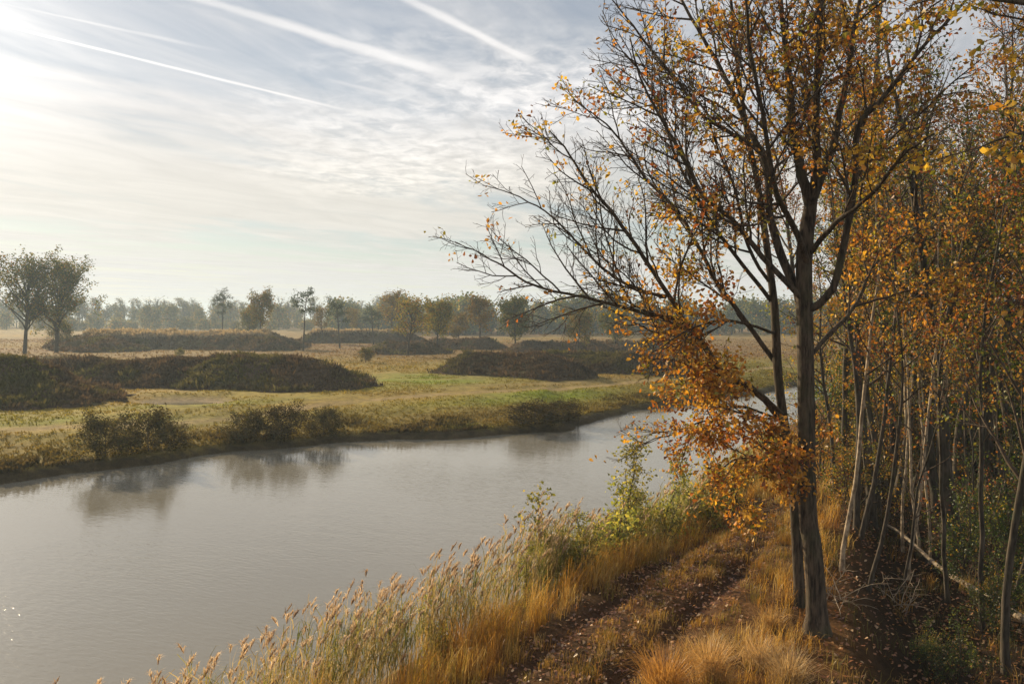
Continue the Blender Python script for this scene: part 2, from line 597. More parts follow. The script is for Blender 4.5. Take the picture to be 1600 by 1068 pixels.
link('ground', gmb.mesh('ground', MAT_GROUND, True), kind='structure', label='heath ground with grass, sandy track and pond banks')

# ------------------------------------------------------------------ water
MAT_WATER, n, out = new_mat('pond_water')
tcw = n.t.nodes.new('ShaderNodeTexCoord').outputs['Object']
wr = math.radians(-24)
wx, wy, wz = n.sep(tcw)
ru_ = n.m('ADD', n.m('MULTIPLY', wx, math.cos(wr)), n.m('MULTIPLY', wy, math.sin(wr)))
rv_ = n.m('SUBTRACT', n.m('MULTIPLY', wy, math.cos(wr)), n.m('MULTIPLY', wx, math.sin(wr)))
rv2 = n.xyz(n.m('MULTIPLY', ru_, 0.34), rv_, 0.0)
r1 = n.noise(rv2, 9.0, 3, 0.5, 0.3)
r2 = n.noise(rv2, 1.3, 2, 0.5, 0.2)
calm = n.step(n.noise(tcw, 0.055, 2, 0.5), 0.38, 0.62, 0.4, 1.25)
bw = n.t.nodes.new('ShaderNodeBump')
bw.inputs['Strength'].default_value = 1.0
bw.inputs['Distance'].default_value = 0.012
n.put(bw.inputs['Height'], n.m('MULTIPLY', n.m('ADD', r1, n.m('MULTIPLY', r2, 0.9)), calm))
b = n.t.nodes.new('ShaderNodeBsdfPrincipled')
b.inputs['Base Color'].default_value = rgb(0.20, 0.188, 0.155)
b.inputs['Roughness'].default_value = 0.05
b.inputs['IOR'].default_value = 1.5
n.put(b.inputs['Normal'], bw.outputs[0])
n.t.links.new(b.outputs[0], out.inputs['Surface'])
wmb = MB()
wl = np.arange(-170, 130.1, 20.0)
wlow = np.interp(wl, NEAR[:, 0], NEAR[:, 1]) - 26
whigh = np.interp(wl, FAR[:, 0], FAR[:, 1]) + 26
k = len(wl)
wmb.add(np.concatenate([np.stack([wl, wlow, 0 * wl], 1), np.stack([wl, whigh, 0 * wl], 1)]), [[i, i + 1, k + i + 1, k + i] for i in range(k - 1)])
link('pond_water', wmb.mesh('pond_water', MAT_WATER), kind='structure', label='grey rippled pond water reflecting the bright sky')

pmb = MB()
pa = np.linspace(0, 2 * PI, 28, endpoint=False)
pr = 1 + 0.22 * vnoise(np.cos(pa) * 2, np.sin(pa) * 2, 1.0, 2, 21)
hz = gz(*HOLLOW) + 0.08
pmb.add(np.concatenate([[[HOLLOW[0], HOLLOW[1], hz]], np.stack([HOLLOW[0] + 2.2 * pr * np.cos(pa), HOLLOW[1] + 1.5 * pr * np.sin(pa), 0 * pa + hz], 1)]),
        tris=[[0, 1 + i, 1 + (i + 1) % 28] for i in range(28)])
MAT_PUDDLE, n, out = new_mat('puddle_water')
b = n.t.nodes.new('ShaderNodeBsdfPrincipled')
b.inputs['Base Color'].default_value = rgb(0.10, 0.085, 0.06)
b.inputs['Roughness'].default_value = 0.12
n.t.links.new(b.outputs[0], out.inputs['Surface'])
link('puddle_water', pmb.mesh('puddle_water', MAT_PUDDLE), kind='structure', label='shallow pale puddle in the round hollow')

# ------------------------------------------------------------------ earth mounds
MOUNDS = [  # spine, half width, height, flat top, label
    ([(-46, 59), (-39, 58), (-35.3, 56)], 7.0, 2.7, 0.0, 'dark heather mound at the left edge beside the hollow'),
    ([(-50, 70), (-38, 73), (-22, 72)], 5.6, 1.95, 0.1, 'long heather bank behind the hollow and puddle'),
    ([(-23.5, 70), (-19.5, 68.0), (-16.8, 66.6)], 5.3, 2.5, 0.15, 'steep heather mound at the right end of the long bank'),
    ([(-77, 153), (-63, 152), (-50, 152)], 9.5, 2.6, 0.45, 'large flat-topped mound with pale grass on its crest'),
    ([(-76, 143), (-69, 138)], 6.0, 1.9, 0.2, 'low heather spur left of the flat-topped mound'),
    ([(-48, 146), (-43, 141)], 5.0, 2.0, 0.2, 'low heather spur right of the flat-topped mound'),
    ([(-3.5, 82.5), (0.5, 80.0), (4.0, 77.2)], 4.2, 2.25, 0.05, 'dark brown heather mound in the middle of the field'),
    ([(3.5, 87.5), (9, 86), (14.5, 84)], 4.6, 1.8, 0.1, 'long low heather bank right of the middle mound'),
    ([(-20, 128), (-14, 127.5)], 4.2, 1.7, 0.2, 'small brown mound behind the autumn tree'),
    ([(-14, 144), (-6, 143)], 4.4, 1.8, 0.2, 'small heather mound under the round-crowned tree'),
    ([(4, 132), (9, 131), (13, 131)], 5.4, 1.6, 0.15, 'rounded brown mound before the dark wood'),
    ([(17, 139), (24, 140)], 4.5, 1.4, 0.2, 'low brown mound right of the rounded mound'),
    ([(-42, 178), (-33, 177), (-25, 179)], 6.0, 2.4, 0.4, 'distant grassy bank behind the two pines'),
]
MAT_MOUND, n, out = new_mat('mound_earth')
f = n.noise(n.t.nodes.new('ShaderNodeTexCoord').outputs['Object'], 2.6, 6, 0.7)
b = n.t.nodes.new('ShaderNodeBsdfPrincipled')
n.put(b.inputs['Base Color'], n.mix(1.0, attr_col(n), n.mix(n.step(f, 0.3, 0.7), rgb(0.6, 0.6, 0.6), rgb(1.4, 1.4, 1.4)), 'MULTIPLY'))
b.inputs['Roughness'].default_value = 1.0
b.inputs['Specular IOR Level'].default_value = 0.05
bp = n.t.nodes.new('ShaderNodeBump')
bp.inputs['Distance'].default_value = 0.25
n.put(bp.inputs['Height'], f)
n.put(b.inputs['Normal'], bp.outputs[0])
n.t.links.new(b.outputs[0], out.inputs['Surface'])


def mound_h(i, x, y):
    P, w, H, flat, _ = MOUNDS[i]
    d, _s = poly_dist(x, y, np.array(P, float))
    d = d + (1.1 * vnoise(x, y, 4.5, 3, 30 + i) + 0.6 * vnoise(x, y, 1.4, 2, 35 + i)) * (w / 6)
    t = np.clip(1 - d / (w * 1.18), 0, 1)
    f = smooth(t, 0.0, 1.0 - 0.7 * flat) * 0.45 + 0.55 * np.clip(t / (1 - 0.7 * flat), 0, 1)
    return H * f * (1 + 0.18 * vnoise(x, y, 3.2, 3, 60 + i))


HEATH = MB()
rg = np.random.default_rng(21)


def tufts(mb, P, size, ncard, col, spread=0.25, lean=0.35, rng=rg, wid=0.28):
    """spiky little plants: upright slivers round each point"""
    m = len(P)
    a = rng.uniform(0, 2 * PI, (m, ncard))
    s = size[:, None] * rng.uniform(0.6, 1.2, (m, ncard))
    base = P[:, None, :] + np.stack([np.cos(a) * spread * s, np.sin(a) * spread * s, -0.06 * s], -1)
    tip = base + np.stack([np.cos(a) * lean * s + rng.normal(0, .12, (m, ncard)) * s, np.sin(a) * lean * s + rng.normal(0, .12, (m, ncard)) * s, s], -1)
    b_ = a + rng.uniform(0.8, 2.3, (m, ncard))
    wv = np.stack([np.cos(b_), np.sin(b_), 0 * b_], -1) * (wid * s)[..., None]
    mid = base * 0.4 + tip * 0.6
    V = np.stack([base - wv * 0.5, base + wv * 0.5, mid + wv, tip, mid - wv], 2).reshape(-1, 3)
    k = m * ncard
    i0 = np.arange(k)[:, None] * 5
    C = np.repeat(col[:, None, :] * rng.uniform(0.65, 1.35, (m, ncard, 1)), 5, 1).reshape(-1, 3) if False else \
        np.repeat((col[:, None, :] * rng.uniform(0.65, 1.35, (m, ncard, 1))).reshape(-1, 3), 5, 0)
    mb.add(V, np.concatenate([i0 + [0, 1, 2, 4]], 0), i0 + [4, 2, 3], C)


for i, (P, w, H, flat, lab) in enumerate(MOUNDS):
    P_ = np.array(P, float)
    x0, y0 = P_.min(0) - w - 2.0
    x1, y1 = P_.max(0) + w + 2.0
    stp = 0.45 if y0 < 100 else 0.8
    xs, ys = np.arange(x0, x1, stp), np.arange(y0, y1, stp)
    X, Y = np.meshgrid(xs, ys, indexing='xy')
    h = mound_h(i, X, Y)
    Z = ground_z(X, Y) + np.where(h > 0.02, h, -0.5)
    hc = vnoise(X, Y, 3, 3, 70 + i)
    C = lerp(np.zeros(X.shape + (3,)) + [0.085, 0.058, 0.038], (0.11, 0.095, 0.036), smooth(hc, 0.1, 0.8) * 0.6)
    if i in (3, 12):
        C = lerp(C, (0.33, 0.26, 0.15), smooth(h / H, 0.75, 0.97) * 0.8)
    mb = MB()
    ny, nx = X.shape
    I = np.arange(ny * nx).reshape(ny, nx)
    q = np.stack([I[:-1, :-1], I[:-1, 1:], I[1:, 1:], I[1:, :-1]], -1).reshape(-1, 4)
    keep = (h.ravel()[q] > 0.0).any(1)
    mb.add(np.stack([X, Y, Z], -1), q[keep], None, C.reshape(-1, 3))
    link('earth_mound', mb.mesh('earth_mound', MAT_MOUND, True), kind='structure', label=lab)
    near_m = y0 < 100
    npt = int((x1 - x0) * (y1 - y0) * (24 if near_m else 6))
    px_, py_ = rg.uniform(x0, x1, npt), rg.uniform(y0, y1, npt)
    hh = mound_h(i, px_, py_)
    k = hh > 0.10
    px_, py_, hh = px_[k], py_[k], hh[k]
    pz = ground_z(px_, py_) + hh
    nn = vnoise(px_, py_, 2.2, 3, 80 + i)
    col = lerp(np.zeros((len(px_), 3)) + [0.125, 0.086, 0.054], (0.080, 0.057, 0.038), smooth(nn, 0, .8))
    gsel = smooth(vnoise(px_, py_, 4, 3, 90 + i), 0.25, 0.7)
    col = lerp(col, (0.125, 0.12, 0.038), gsel * 0.8)
    size = np.where(near_m, 0.20, 0.36) * (0.6 + 0.7 * rg.random(len(px_))) * (1 + 0.5 * nn)
    if i in (3, 12):
        top = smooth(hh / H, 0.8, 0.97)
        col = lerp(col, (0.42, 0.33, 0.20), top)
        size = size * (1 + 0.5 * top)
    tufts(HEATH, np.stack([px_, py_, pz], 1), np.clip(size, 0.12, 1.2), 5 if near_m else 3, col)
    big = rg.random(len(px_)) < 0.05
    tufts(HEATH, np.stack([px_, py_, pz], 1)[big], rg.uniform(0.25, 0.5, big.sum()), 12, col[big] * rg.uniform(0.75, 1.25, (big.sum(), 1)), spread=0.8, lean=0.5, wid=0.14)
link('heather', HEATH.mesh('heather', MAT_HEATHER), kind='stuff', category='heather', label='dark brown heather covering the earth mounds')

# ------------------------------------------------------------------ rough grass of the far bank
FG = MB()
npt = 46000
u = rg.random(npt)
fx_ = rg.uniform(-55, 32, npt)
fy_ = np.interp(fx_, FAR[:, 0], FAR[:, 1]) + rg.uniform(0, 1, npt) ** 1.7 * 75
keep = (poly_dist(fx_, fy_, FTRACK_S)[0] > 0.8 + 0.4 * rg.random(npt)) & (np.hypot((fx_ - HOLLOW[0]) / 3.4, (fy_ - HOLLOW[1]) / 2.8) > 1.0)
for i in range(9):
    keep &= mound_h(i, fx_, fy_) < 0.05
fi_ = far_in(fx_, fy_)
clump = vnoise(fx_, fy_, 3.0, 3, 41)
keep &= (fi_ > 0.15) & ((clump > 0.0) | (fi_ < 9))
fx_, fy_, fi_, clump = fx_[keep], fy_[keep], fi_[keep], clump[keep]
gc = ground_colour(fx_, fy_)
bankness = smooth(fi_, 7, 1)
size = 0.06 + 0.07 * rg.random(len(fx_)) + bankness * (0.03 + 0.20 * np.clip(clump, 0, 1) ** 1.5) + 0.03 * np.clip(clump, 0, 1)
col = gc * (1.05 + 0.25 * rg.random((len(fx_), 1)))
col = lerp(col, (0.085, 0.062, 0.026), bankness * smooth(clump, 0.1, 0.6) * 0.8)
tufts(FG, np.stack([fx_, fy_, ground_z(fx_, fy_)], 1), size, 4, col, spread=0.6, lean=0.5)
hx_, hy_ = rg.uniform(-150, 60, 24000), 90 + 120 * rg.random(24000) ** 1.3
hk = np.abs(hx_ / hy_) < 0.75
for i in range(len(MOUNDS)):
    hk &= mound_h(i, hx_, hy_) < 0.05
hx_, hy_ = hx_[hk], hy_[hk]
hcol = ground_colour(hx_, hy_) * rg.uniform(0.7, 1.3, (len(hx_), 1))
tufts(FG, np.stack([hx_, hy_, ground_z(hx_, hy_)], 1), rg.uniform(0.08, 0.24, len(hx_)), 3, hcol * 1.25, spread=0.9, lean=0.5, wid=0.4)
link('bank_grass', FG.mesh('bank_grass', MAT_HEATHER), kind='stuff', category='grass', label='rough olive grass tufts along the far bank of the pond')

# ================================================================== tree growing
def tube(mb, P, r, k=5, knob=0.0):
    P = np.asarray(P, float)
    r = np.asarray(r, float)
    T = np.gradient(P, axis=0)
    T /= np.linalg.norm(T, axis=1, keepdims=True) + 1e-9
    m = np.abs(T.mean(0))
    ref = np.eye(3)[int(np.argmin(m))]
    A = np.cross(T, ref)
    A /= np.linalg.norm(A, axis=1, keepdims=True) + 1e-9
    B = np.cross(T, A)
    th = np.arange(k) * (2 * PI / k)
    r = np.repeat(r[:, None], k, 1)
    if knob:      # ribs and bulges of an old stem, strongest at the foot
        zz = np.arange(len(P))[:, None] * 0.35
        foot = np.exp(-np.arange(len(P))[:, None] / 3.0)
        r = r * (1 + knob * vnoise(np.cos(th)[None] * 1.3 + zz * 0.3, np.sin(th)[None] * 1.3 + zz, 0.8, 2, 9) * (0.5 + 2.2 * foot))
    V = P[:, None] + r[..., None] * (np.cos(th)[None, :, None] * A[:, None] + np.sin(th)[None, :, None] * B[:, None])
    N = len(P)
    i = np.arange(N - 1)[:, None] * k
    j = np.arange(k)[None]
    j2 = (j + 1) % k
    q = np.stack([i + j, i + j2, i + k + j2, i + k + j], -1).reshape(-1, 4)
    mb.add(V.reshape(-1, 3), q, [[(N - 1) * k, (N - 1) * k + a, (N - 1) * k + a + 1] for a in range(1, k - 1)])


def unit(v):
    return v / (np.linalg.norm(v) + 1e-9)


def path(rng, p, d, L, n, wander, up):
    P = [np.asarray(p, float)]
    d = unit(np.asarray(d, float))
    for _ in range(n):
        d = d + rng.normal(0, wander, 3)
        d[2] += up
        d = unit(d)
        P.append(P[-1] + d * (L / n))
    return np.array(P)


def side(rng, t, ang, flat=0.0):
    """a direction leaving tangent t at an angle, turned a random way round it"""
    a = rng.normal(0, 1, 3)
    a[2] *= (1 - flat)
    a -= t * a.dot(t)
    return unit(t * math.cos(ang) + unit(a) * math.sin(ang))


class Grow:
    """side branches of a limb down to twigs; gathers leaf points"""
    def __init__(self, seed, spec, kmin=3):
        self.rng = np.random.default_rng(seed)
        self.spec = spec      # per level: spacing, length factor, min length, max length, angle, wander, up
        self.mb = MB()
        self.lp, self.ld = [], []

    def children(self, P, r, lev, t0=0.2, dens=1.0):
        rng, sp = self.rng, self.spec[lev]
        seg = np.linalg.norm(np.diff(P, axis=0), axis=1)
        cum = np.concatenate([[0], np.cumsum(seg)])
        L = cum[-1]
        n = max(1, int((1 - t0) * L / sp['gap'] * dens + rng.random()))
        for i in range(n):
            t = t0 + (1 - t0) * (i + rng.uniform(0.1, 0.9)) / n
            s = t * L
            j = min(np.searchsorted(cum, s) - 1, len(seg) - 1)
            j = max(j, 0)
            f = (s - cum[j]) / (seg[j] + 1e-9)
            p = P[j] * (1 - f) + P[j + 1] * f
            tan = unit(P[j + 1] - P[j])
            rl = r[j] * (1 - f) + r[j + 1] * f
            ln = np.clip((L * (1 - t) * 0.75 + L * 0.22) * sp['len'] * rng.uniform(0.6, 1.3), sp['lo'], sp['hi'])
            d = side(rng, tan, sp['ang'] * rng.uniform(0.65, 1.25), sp.get('flat', 0.0))
            ns = max(2, int(ln / sp['seg']))
            Q = path(rng, p, d, ln, ns, sp['wan'], sp['up'])
            r0 = min(rl * 0.7, sp['r'] * (0.6 + 0.6 * ln / sp['hi']))
            rr = np.linspace(r0, max(r0 * 0.3, sp['rmin']), len(Q))
            tube(self.mb, Q, rr, sp['k'])
            if lev + 1 < len(self.spec):
                self.children(Q, rr, lev + 1, 0.15)
            else:
                self.twig(Q)

    def twig(self, Q):
        a = self.rng.integers(1, len(Q))
        for q in (Q[-1], Q[a], 0.5 * (Q[0] + Q[1])):
            self.lp.append(q)
            self.ld.append(unit(Q[-1] - Q[0]))


def make_leaves(rng, P, D, size, col, per=2, droop=0.5, jit=0.06, lobed=False, aspect=0.55):
    """leaf blades at points: each a small folded blade"""
    m = len(P) * per
    p = np.repeat(P, per, 0) + rng.normal(0, jit, (m, 3))
    d = np.repeat(D, per, 0) * 0.5 + rng.normal(0, 0.75, (m, 3)) + np.array([0, 0, -droop])
    d /= np.linalg.norm(d, axis=1, keepdims=True) + 1e-9
    w = np.cross(d, rng.normal(0, 1, (m, 3)))
    w /= np.linalg.norm(w, axis=1, keepdims=True) + 1e-9
    nrm = np.cross(d, w)
    s = (size * rng.uniform(0.6, 1.3, m))[:, None]
    f = rng.uniform(0.05, 0.3, m)[:, None]
    c = np.repeat(np.repeat(col, per, 0) * rng.uniform(0.7, 1.3, (m, 1)), 6 if lobed else 4, 0) if len(col) == len(P) else \
        np.repeat(col * rng.uniform(0.7, 1.3, (m, 1)), 6 if lobed else 4, 0)
    mb = MB()
    if lobed:
        V = np.stack([p, p + s * (0.38 * d + aspect * w * 0.72 + nrm * f), p + s * (0.72 * d + aspect * w + nrm * f * 1.2), p + s * d,
                      p + s * (0.70 * d - aspect * w + nrm * f * 1.2), p + s * (0.36 * d - aspect * w * 0.72 + nrm * f)], 1)
        i = np.arange(m)[:, None] * 6
        mb.add(V.reshape(-1, 3), np.concatenate([i + [0, 1, 2, 3], i + [0, 3, 4, 5]]), None, c)
    else:
        V = np.stack([p, p + s * (0.5 * d + aspect * w + nrm * f), p + s * d, p + s * (0.5 * d - aspect * w + nrm * f)], 1)
        i = np.arange(m)[:, None] * 4
        mb.add(V.reshape(-1, 3), None, np.concatenate([i + [0, 1, 2], i + [0, 2, 3]]), c)
    return mb


def palette(rng, m, cols, weights):
    w = np.array(weights, float)
    return np.array(cols, float)[rng.choice(len(cols), m, p=w / w.sum())]


ORANGE = (0.52, 0.225, 0.028)
RUST = (0.34, 0.12, 0.024)
GOLD = (0.60, 0.36, 0.045)
OCHRE = (0.44, 0.26, 0.045)
BROWN = (0.16, 0.065, 0.022)
YGREEN = (0.26, 0.25, 0.030)
GREEN = (0.085, 0.125, 0.022)
DGREEN = (0.040, 0.070, 0.016)


def root(name, loc, label, category, group=None, rz=0.0, sc=1.0):
    e = bpy.data.objects.new(name, None)
    COL.objects.link(e)
    e.location = loc
    e.rotation_euler = (0, 0, rz)
    e.scale = (sc, sc, sc) if not hasattr(sc, '__len__') else sc
    e.empty_display_size = 0.3
    e['label'] = label
    e['category'] = category
    if group:
        e['group'] = group
    return e


def dup(src, label, loc, rz=0.0, sc=1.0, group=None):
    e = src.copy()
    COL.objects.link(e)
    e.location = loc
    e.rotation_euler = (0, 0, rz)
    e.scale = (sc, sc, sc) if not hasattr(sc, '__len__') else sc
    e['label'] = label
    if group:
        e['group'] = group
    for ch in list(src.children):
        c = ch.copy()
        COL.objects.link(c)
        c.parent = e
        for g in list(ch.children):
            h = g.copy()
            COL.objects.link(h)
            h.parent = c
    return e


# ------------------------------------------------------------------ the two oaks in the foreground
OAK_SPEC = [
    dict(gap=0.24, len=0.52, lo=0.55, hi=2.5, ang=0.72, wan=0.10, up=0.035, seg=0.22, r=0.022, rmin=0.006, k=4),
    dict(gap=0.125, len=0.62, lo=0.25, hi=1.05, ang=0.72, wan=0.16, up=0.03, seg=0.18, r=0.0085, rmin=0.0042, k=3),
    dict(gap=0.11, len=0.62, lo=0.10, hi=0.40, ang=0.7, wan=0.2, up=0.02, seg=0.15, r=0.0050, rmin=0.0034, k=3),
]


def px_of(P):
    """photograph pixel of world points"""
    v = P - np.array([0, 0, CAM_H])
    f = v[:, 1] * math.cos(PITCH) - v[:, 2] * math.sin(PITCH)
    u = v[:, 1] * math.sin(PITCH) + v[:, 2] * math.cos(PITCH)
    return 800 + FPX * v[:, 0] / f, 534 - FPX * u / f


def limb_points(px, d0, d1, n=4):
    m = len(px)
    t = np.linspace(0, 1, m)
    P = np.array([at(x, y, d0 + (d1 - d0) * a) for (x, y), a in zip(px, t)])
    return spine_smooth(P, n)


def leafiness(P):
    """how many leaves this part of the crown still holds: bare at the tips over the water, full low down"""
    x, z = P[:, 0] - 0.02 * P[:, 1], P[:, 2]
    inner = smooth(x, -1.0, 4.6)
    low = smooth(z, 8.4, 6.6) * smooth(x, 2.0, 3.4)
    d = 0.06 + 0.115 * inner + 0.48 * low
    d = d * (0.12 + 1.75 * smooth(vnoise(P[:, 0] + P[:, 1] * 0.7, P[:, 2] * 1.1 - P[:, 1] * 0.4, 0.55, 2, 51), -0.05, 0.35))
    return np.clip(d, 0.0, 1.0)


def build_oak(e, base, trunk, limbs, seed, dense=1.0):
    rng = np.random.default_rng(seed)
    tm = MB()
    P, r = trunk
    tube(tm, P - base, r, 18, 0.10)
    link('trunk', tm.mesh('trunk', MAT_OAK, True), e)
    for li, (px, d0, d1, r0, r1, t0, lv) in enumerate(limbs):
        Q = limb_points(px, d0, d1)
        Q = Q + np.cumsum(rng.normal(0, 0.012, Q.shape), 0)
        rr = np.linspace(1, 0, len(Q)) ** 0.85 * (r0 * 0.88 - r1) + r1
        lm = MB()
        tube(lm, Q - base, rr, 7)
        lo = link('limb', lm.mesh('limb', MAT_OAK, True), e)
        g = Grow(seed * 50 + li, OAK_SPEC)
        g.children(Q, rr, 0, t0, 0.8)
        g.twig(Q[-3:])
        v, q, t, _ = g.mb.arrays()
        g.mb.v = [v - base.astype(np.float32)]
        link('twigs', g.mb.mesh('twigs', MAT_TWIG), lo, kind='stuff')
        LP, LD = np.array(g.lp), np.array(g.ld)
        lf = leafiness(LP) * lv * dense
        k = rng.random(len(LP)) < lf
        LP, LD = LP[k], LD[k]
        if len(LP) < 3:
            continue
        low = smooth(LP[:, 2], 8.6, 6.0)
        c1 = palette(rng, len(LP), [ORANGE, RUST, GOLD, OCHRE, BROWN, YGREEN], [2.6, 0.8, 3.4, 3.2, 0.5, 0.7])
        c2 = palette(rng, len(LP), [ORANGE, RUST, GOLD, OCHRE, BROWN, YGREEN], [1.5, 1.2, 2.0, 3.6, 1.2, 1.8])
        col = c2 * (1 - low[:, None]) + c1 * low[:, None]
        lmb = make_leaves(rng, LP - base, LD, 0.092, col, per=4, droop=0.45, jit=0.085, lobed=True, aspect=0.30)
        link('leaves', lmb.mesh('leaves', MAT_LEAF), lo, kind='stuff')


D1 = 14.7
b1 = ground_at(1277, 988)
D1 = b1[1]
tp = [(1262, 800), (1260, 640), (1257, 480), (1257, 393), (1268, 312)]
trunk1 = [b1 - [0, 0, 0.3], b1 + [0, 0, 0.02], b1 + [-0.02, 0, 0.5]] + [at(x, y, D1 + 0.05 * i) for i, (x, y) in enumerate([(1270, 860)] + tp)]
trunk1 = spine_smooth(trunk1, 3)
r1 = np.interp(np.linspace(0, 1, len(trunk1)), [0, 0.12, 0.2, 0.35, 0.7, 0.88, 1], [0.34, 0.25, 0.185, 0.165, 0.145, 0.14, 0.11])
L1 = [
    ([(1266, 322), (1252, 262), (1245, 210), (1240, 141), (1229, 52), (1212, -60), (1200, -160)], D1 + 0.2, D1 + 0.6, 0.115, 0.02, 0.12, 1.0),
    ([(1267, 318), (1275, 262), (1273, 210), (1277, 78), (1280, 0), (1288, -150)], D1 + 0.2, D1 - 0.9, 0.105, 0.02, 0.15, 1.0),
    ([(1268, 320), (1286, 270), (1302, 230), (1323, 131), (1342, 21), (1370, -120)], D1 + 0.2, D1 + 1.2, 0.115, 0.02, 0.12, 1.0),
    ([(1258, 486), (1297, 446), (1318, 367), (1337, 273), (1342, 184), (1386, 131), (1423, 84), (1476, 21), (1540, -50)], D1 + 0.1, D1 - 1.4, 0.085, 0.015, 0.25, 1.0),
    ([(1256, 478), (1222, 405), (1204, 341), (1194, 252), (1168, 194), (1136, 121), (1099, 58), (1060, -10), (1030, -70)], D1 + 0.2, D1 + 1.8, 0.10, 0.012, 0.22, 0.8),
    ([(1184, 232), (1141, 207), (1099, 181), (1057, 131), (1015, 79), (979, 31), (945, -12)], D1 + 1.0, D1 + 0.4, 0.05, 0.008, 0.12, 0.7),
    ([(1256, 470), (1190, 402), (1141, 341), (1099, 302), (1060, 232), (1030, 180), (1000, 120), (985, 60)], D1 + 0.1, D1 - 1.0, 0.062, 0.008, 0.2, 0.7),
    ([(1260, 560), (1290, 520), (1330, 480), (1360, 420), (1400, 370), (1450, 340)], D1 + 0.1, D1 + 2.6, 0.06, 0.01, 0.3, 0.9),
    ([(1262, 400), (1300, 350), (1350, 310), (1400, 250), (1450, 215)], D1 + 0.2, D1 - 2.8, 0.06, 0.01, 0.3, 0.9),
    ([(1262, 420), (1240, 350), (1215, 300), (1190, 180), (1170, 60), (1160, -60)], D1 + 0.2, D1 - 2.6, 0.07, 0.012, 0.2, 0.8),
]
e = root('oak_tree', tuple(b1), 'large oak with thick dark trunk forking high up, beside the leafy path', 'tree')
build_oak(e, b1, (trunk1, r1), L1, 11)

b2 = ground_at(1250, 946)
D2 = b2[1]
tp2 = [(1246, 860), (1240, 760), (1227, 673), (1216, 590), (1210, 480), (1200, 400), (1186, 300), (1166, 200), (1152, 100), (1142, 0), (1130, -90)]
trunk2 = spine_smooth([b2 - [0, 0, 0.3], b2 + [0, 0, 0.05]] + [at(x, y, D2 + 0.04 * i) for i, (x, y) in enumerate(tp2)], 3)
r2 = np.interp(np.linspace(0, 1, len(trunk2)), [0, 0.1, 0.3, 0.6, 1], [0.15, 0.112, 0.095, 0.068, 0.018])
L2 = [
    ([(1226, 662), (1183, 612), (1133, 585), (1100, 535), (1068, 498), (1042, 461), (994, 383), (952, 325), (921, 290), (884, 235), (850, 196)], D2, D2 - 0.6, 0.085, 0.010, 0.3, 0.75),
    ([(1070, 500), (1015, 491), (960, 479), (910, 466), (879, 460), (821, 443), (785, 419), (748, 400), (712, 388)], D2 - 0.3, D2 - 0.9, 0.046, 0.006, 0.12, 0.35),
    ([(1044, 463), (1000, 448), (953, 424), (920, 392), (890, 362), (853, 327), (800, 299), (752, 284)], D2 - 0.3, D2 + 0.3, 0.040, 0.006, 0.15, 0.45),
    ([(1214, 572), (1165, 500), (1125, 446), (1090, 380), (1060, 330), (1015, 283), (973, 222), (940, 190), (900, 158)], D2 + 0.2, D2 + 0.9, 0.06, 0.008, 0.2, 0.7),
    ([(1209, 476), (1170, 430), (1130, 376), (1095, 318), (1062, 250), (1040, 190), (1013, 132), (985, 92), (952, 66)], D2 + 0.2, D2 - 0.7, 0.05, 0.007, 0.2, 0.7),
    ([(1128, 583), (1085, 560), (1040, 530), (1000, 505), (955, 480), (920, 470)], D2 - 0.1, D2 + 1.2, 0.032, 0.006, 0.15, 0.6),
    ([(1234, 725), (1180, 692), (1130, 667), (1094, 661), (1060, 678), (1022, 688), (994, 700)], D2, D2 - 1.2, 0.03, 0.005, 0.35, 0.8),
    ([(1223, 645), (1170, 600), (1110, 582), (1060, 562), (1005, 556)], D2, D2 - 1.8, 0.036, 0.006, 0.2, 0.7),
    ([(1230, 690), (1180, 650), (1125, 630), (1085, 612), (1050, 610)], D2, D2 + 0.8, 0.034, 0.006, 0.2, 1.05),
    ([(1237, 742), (1195, 715), (1150, 718), (1118, 745), (1112, 775)], D2, D2 - 1.4, 0.030, 0.006, 0.15, 1.05),
    ([(1239, 765), (1205, 735), (1170, 745), (1150, 780), (1160, 815)], D2, D2 - 0.3, 0.028, 0.006, 0.15, 1.05),
    ([(1224, 660), (1180, 640), (1140, 640), (1110, 670), (1095, 710)], D2, D2 + 1.6, 0.034, 0.006, 0.2, 1.05),
    ([(1210, 520), (1150, 500), (1100, 505), (1060, 520), (1020, 545)], D2, D2 - 2.6, 0.036, 0.006, 0.2, 0.6),
    ([(1240, 770), (1228, 720), (1205, 690), (1180, 700)], D2, D2 - 2.4, 0.030, 0.006, 0.15, 1.05),
    ([(1205, 440), (1170, 380), (1150, 300), (1120, 230), (1100, 150)], D2 + 0.2, D2 - 2.4, 0.045, 0.007, 0.2, 0.8),
]
e = root('oak_tree', tuple(b2), 'slimmer leaning oak just left of the thick trunk, branches reaching over the water', 'tree')
build_oak(e, b2, (trunk2, r2), L2, 12, 1.0)

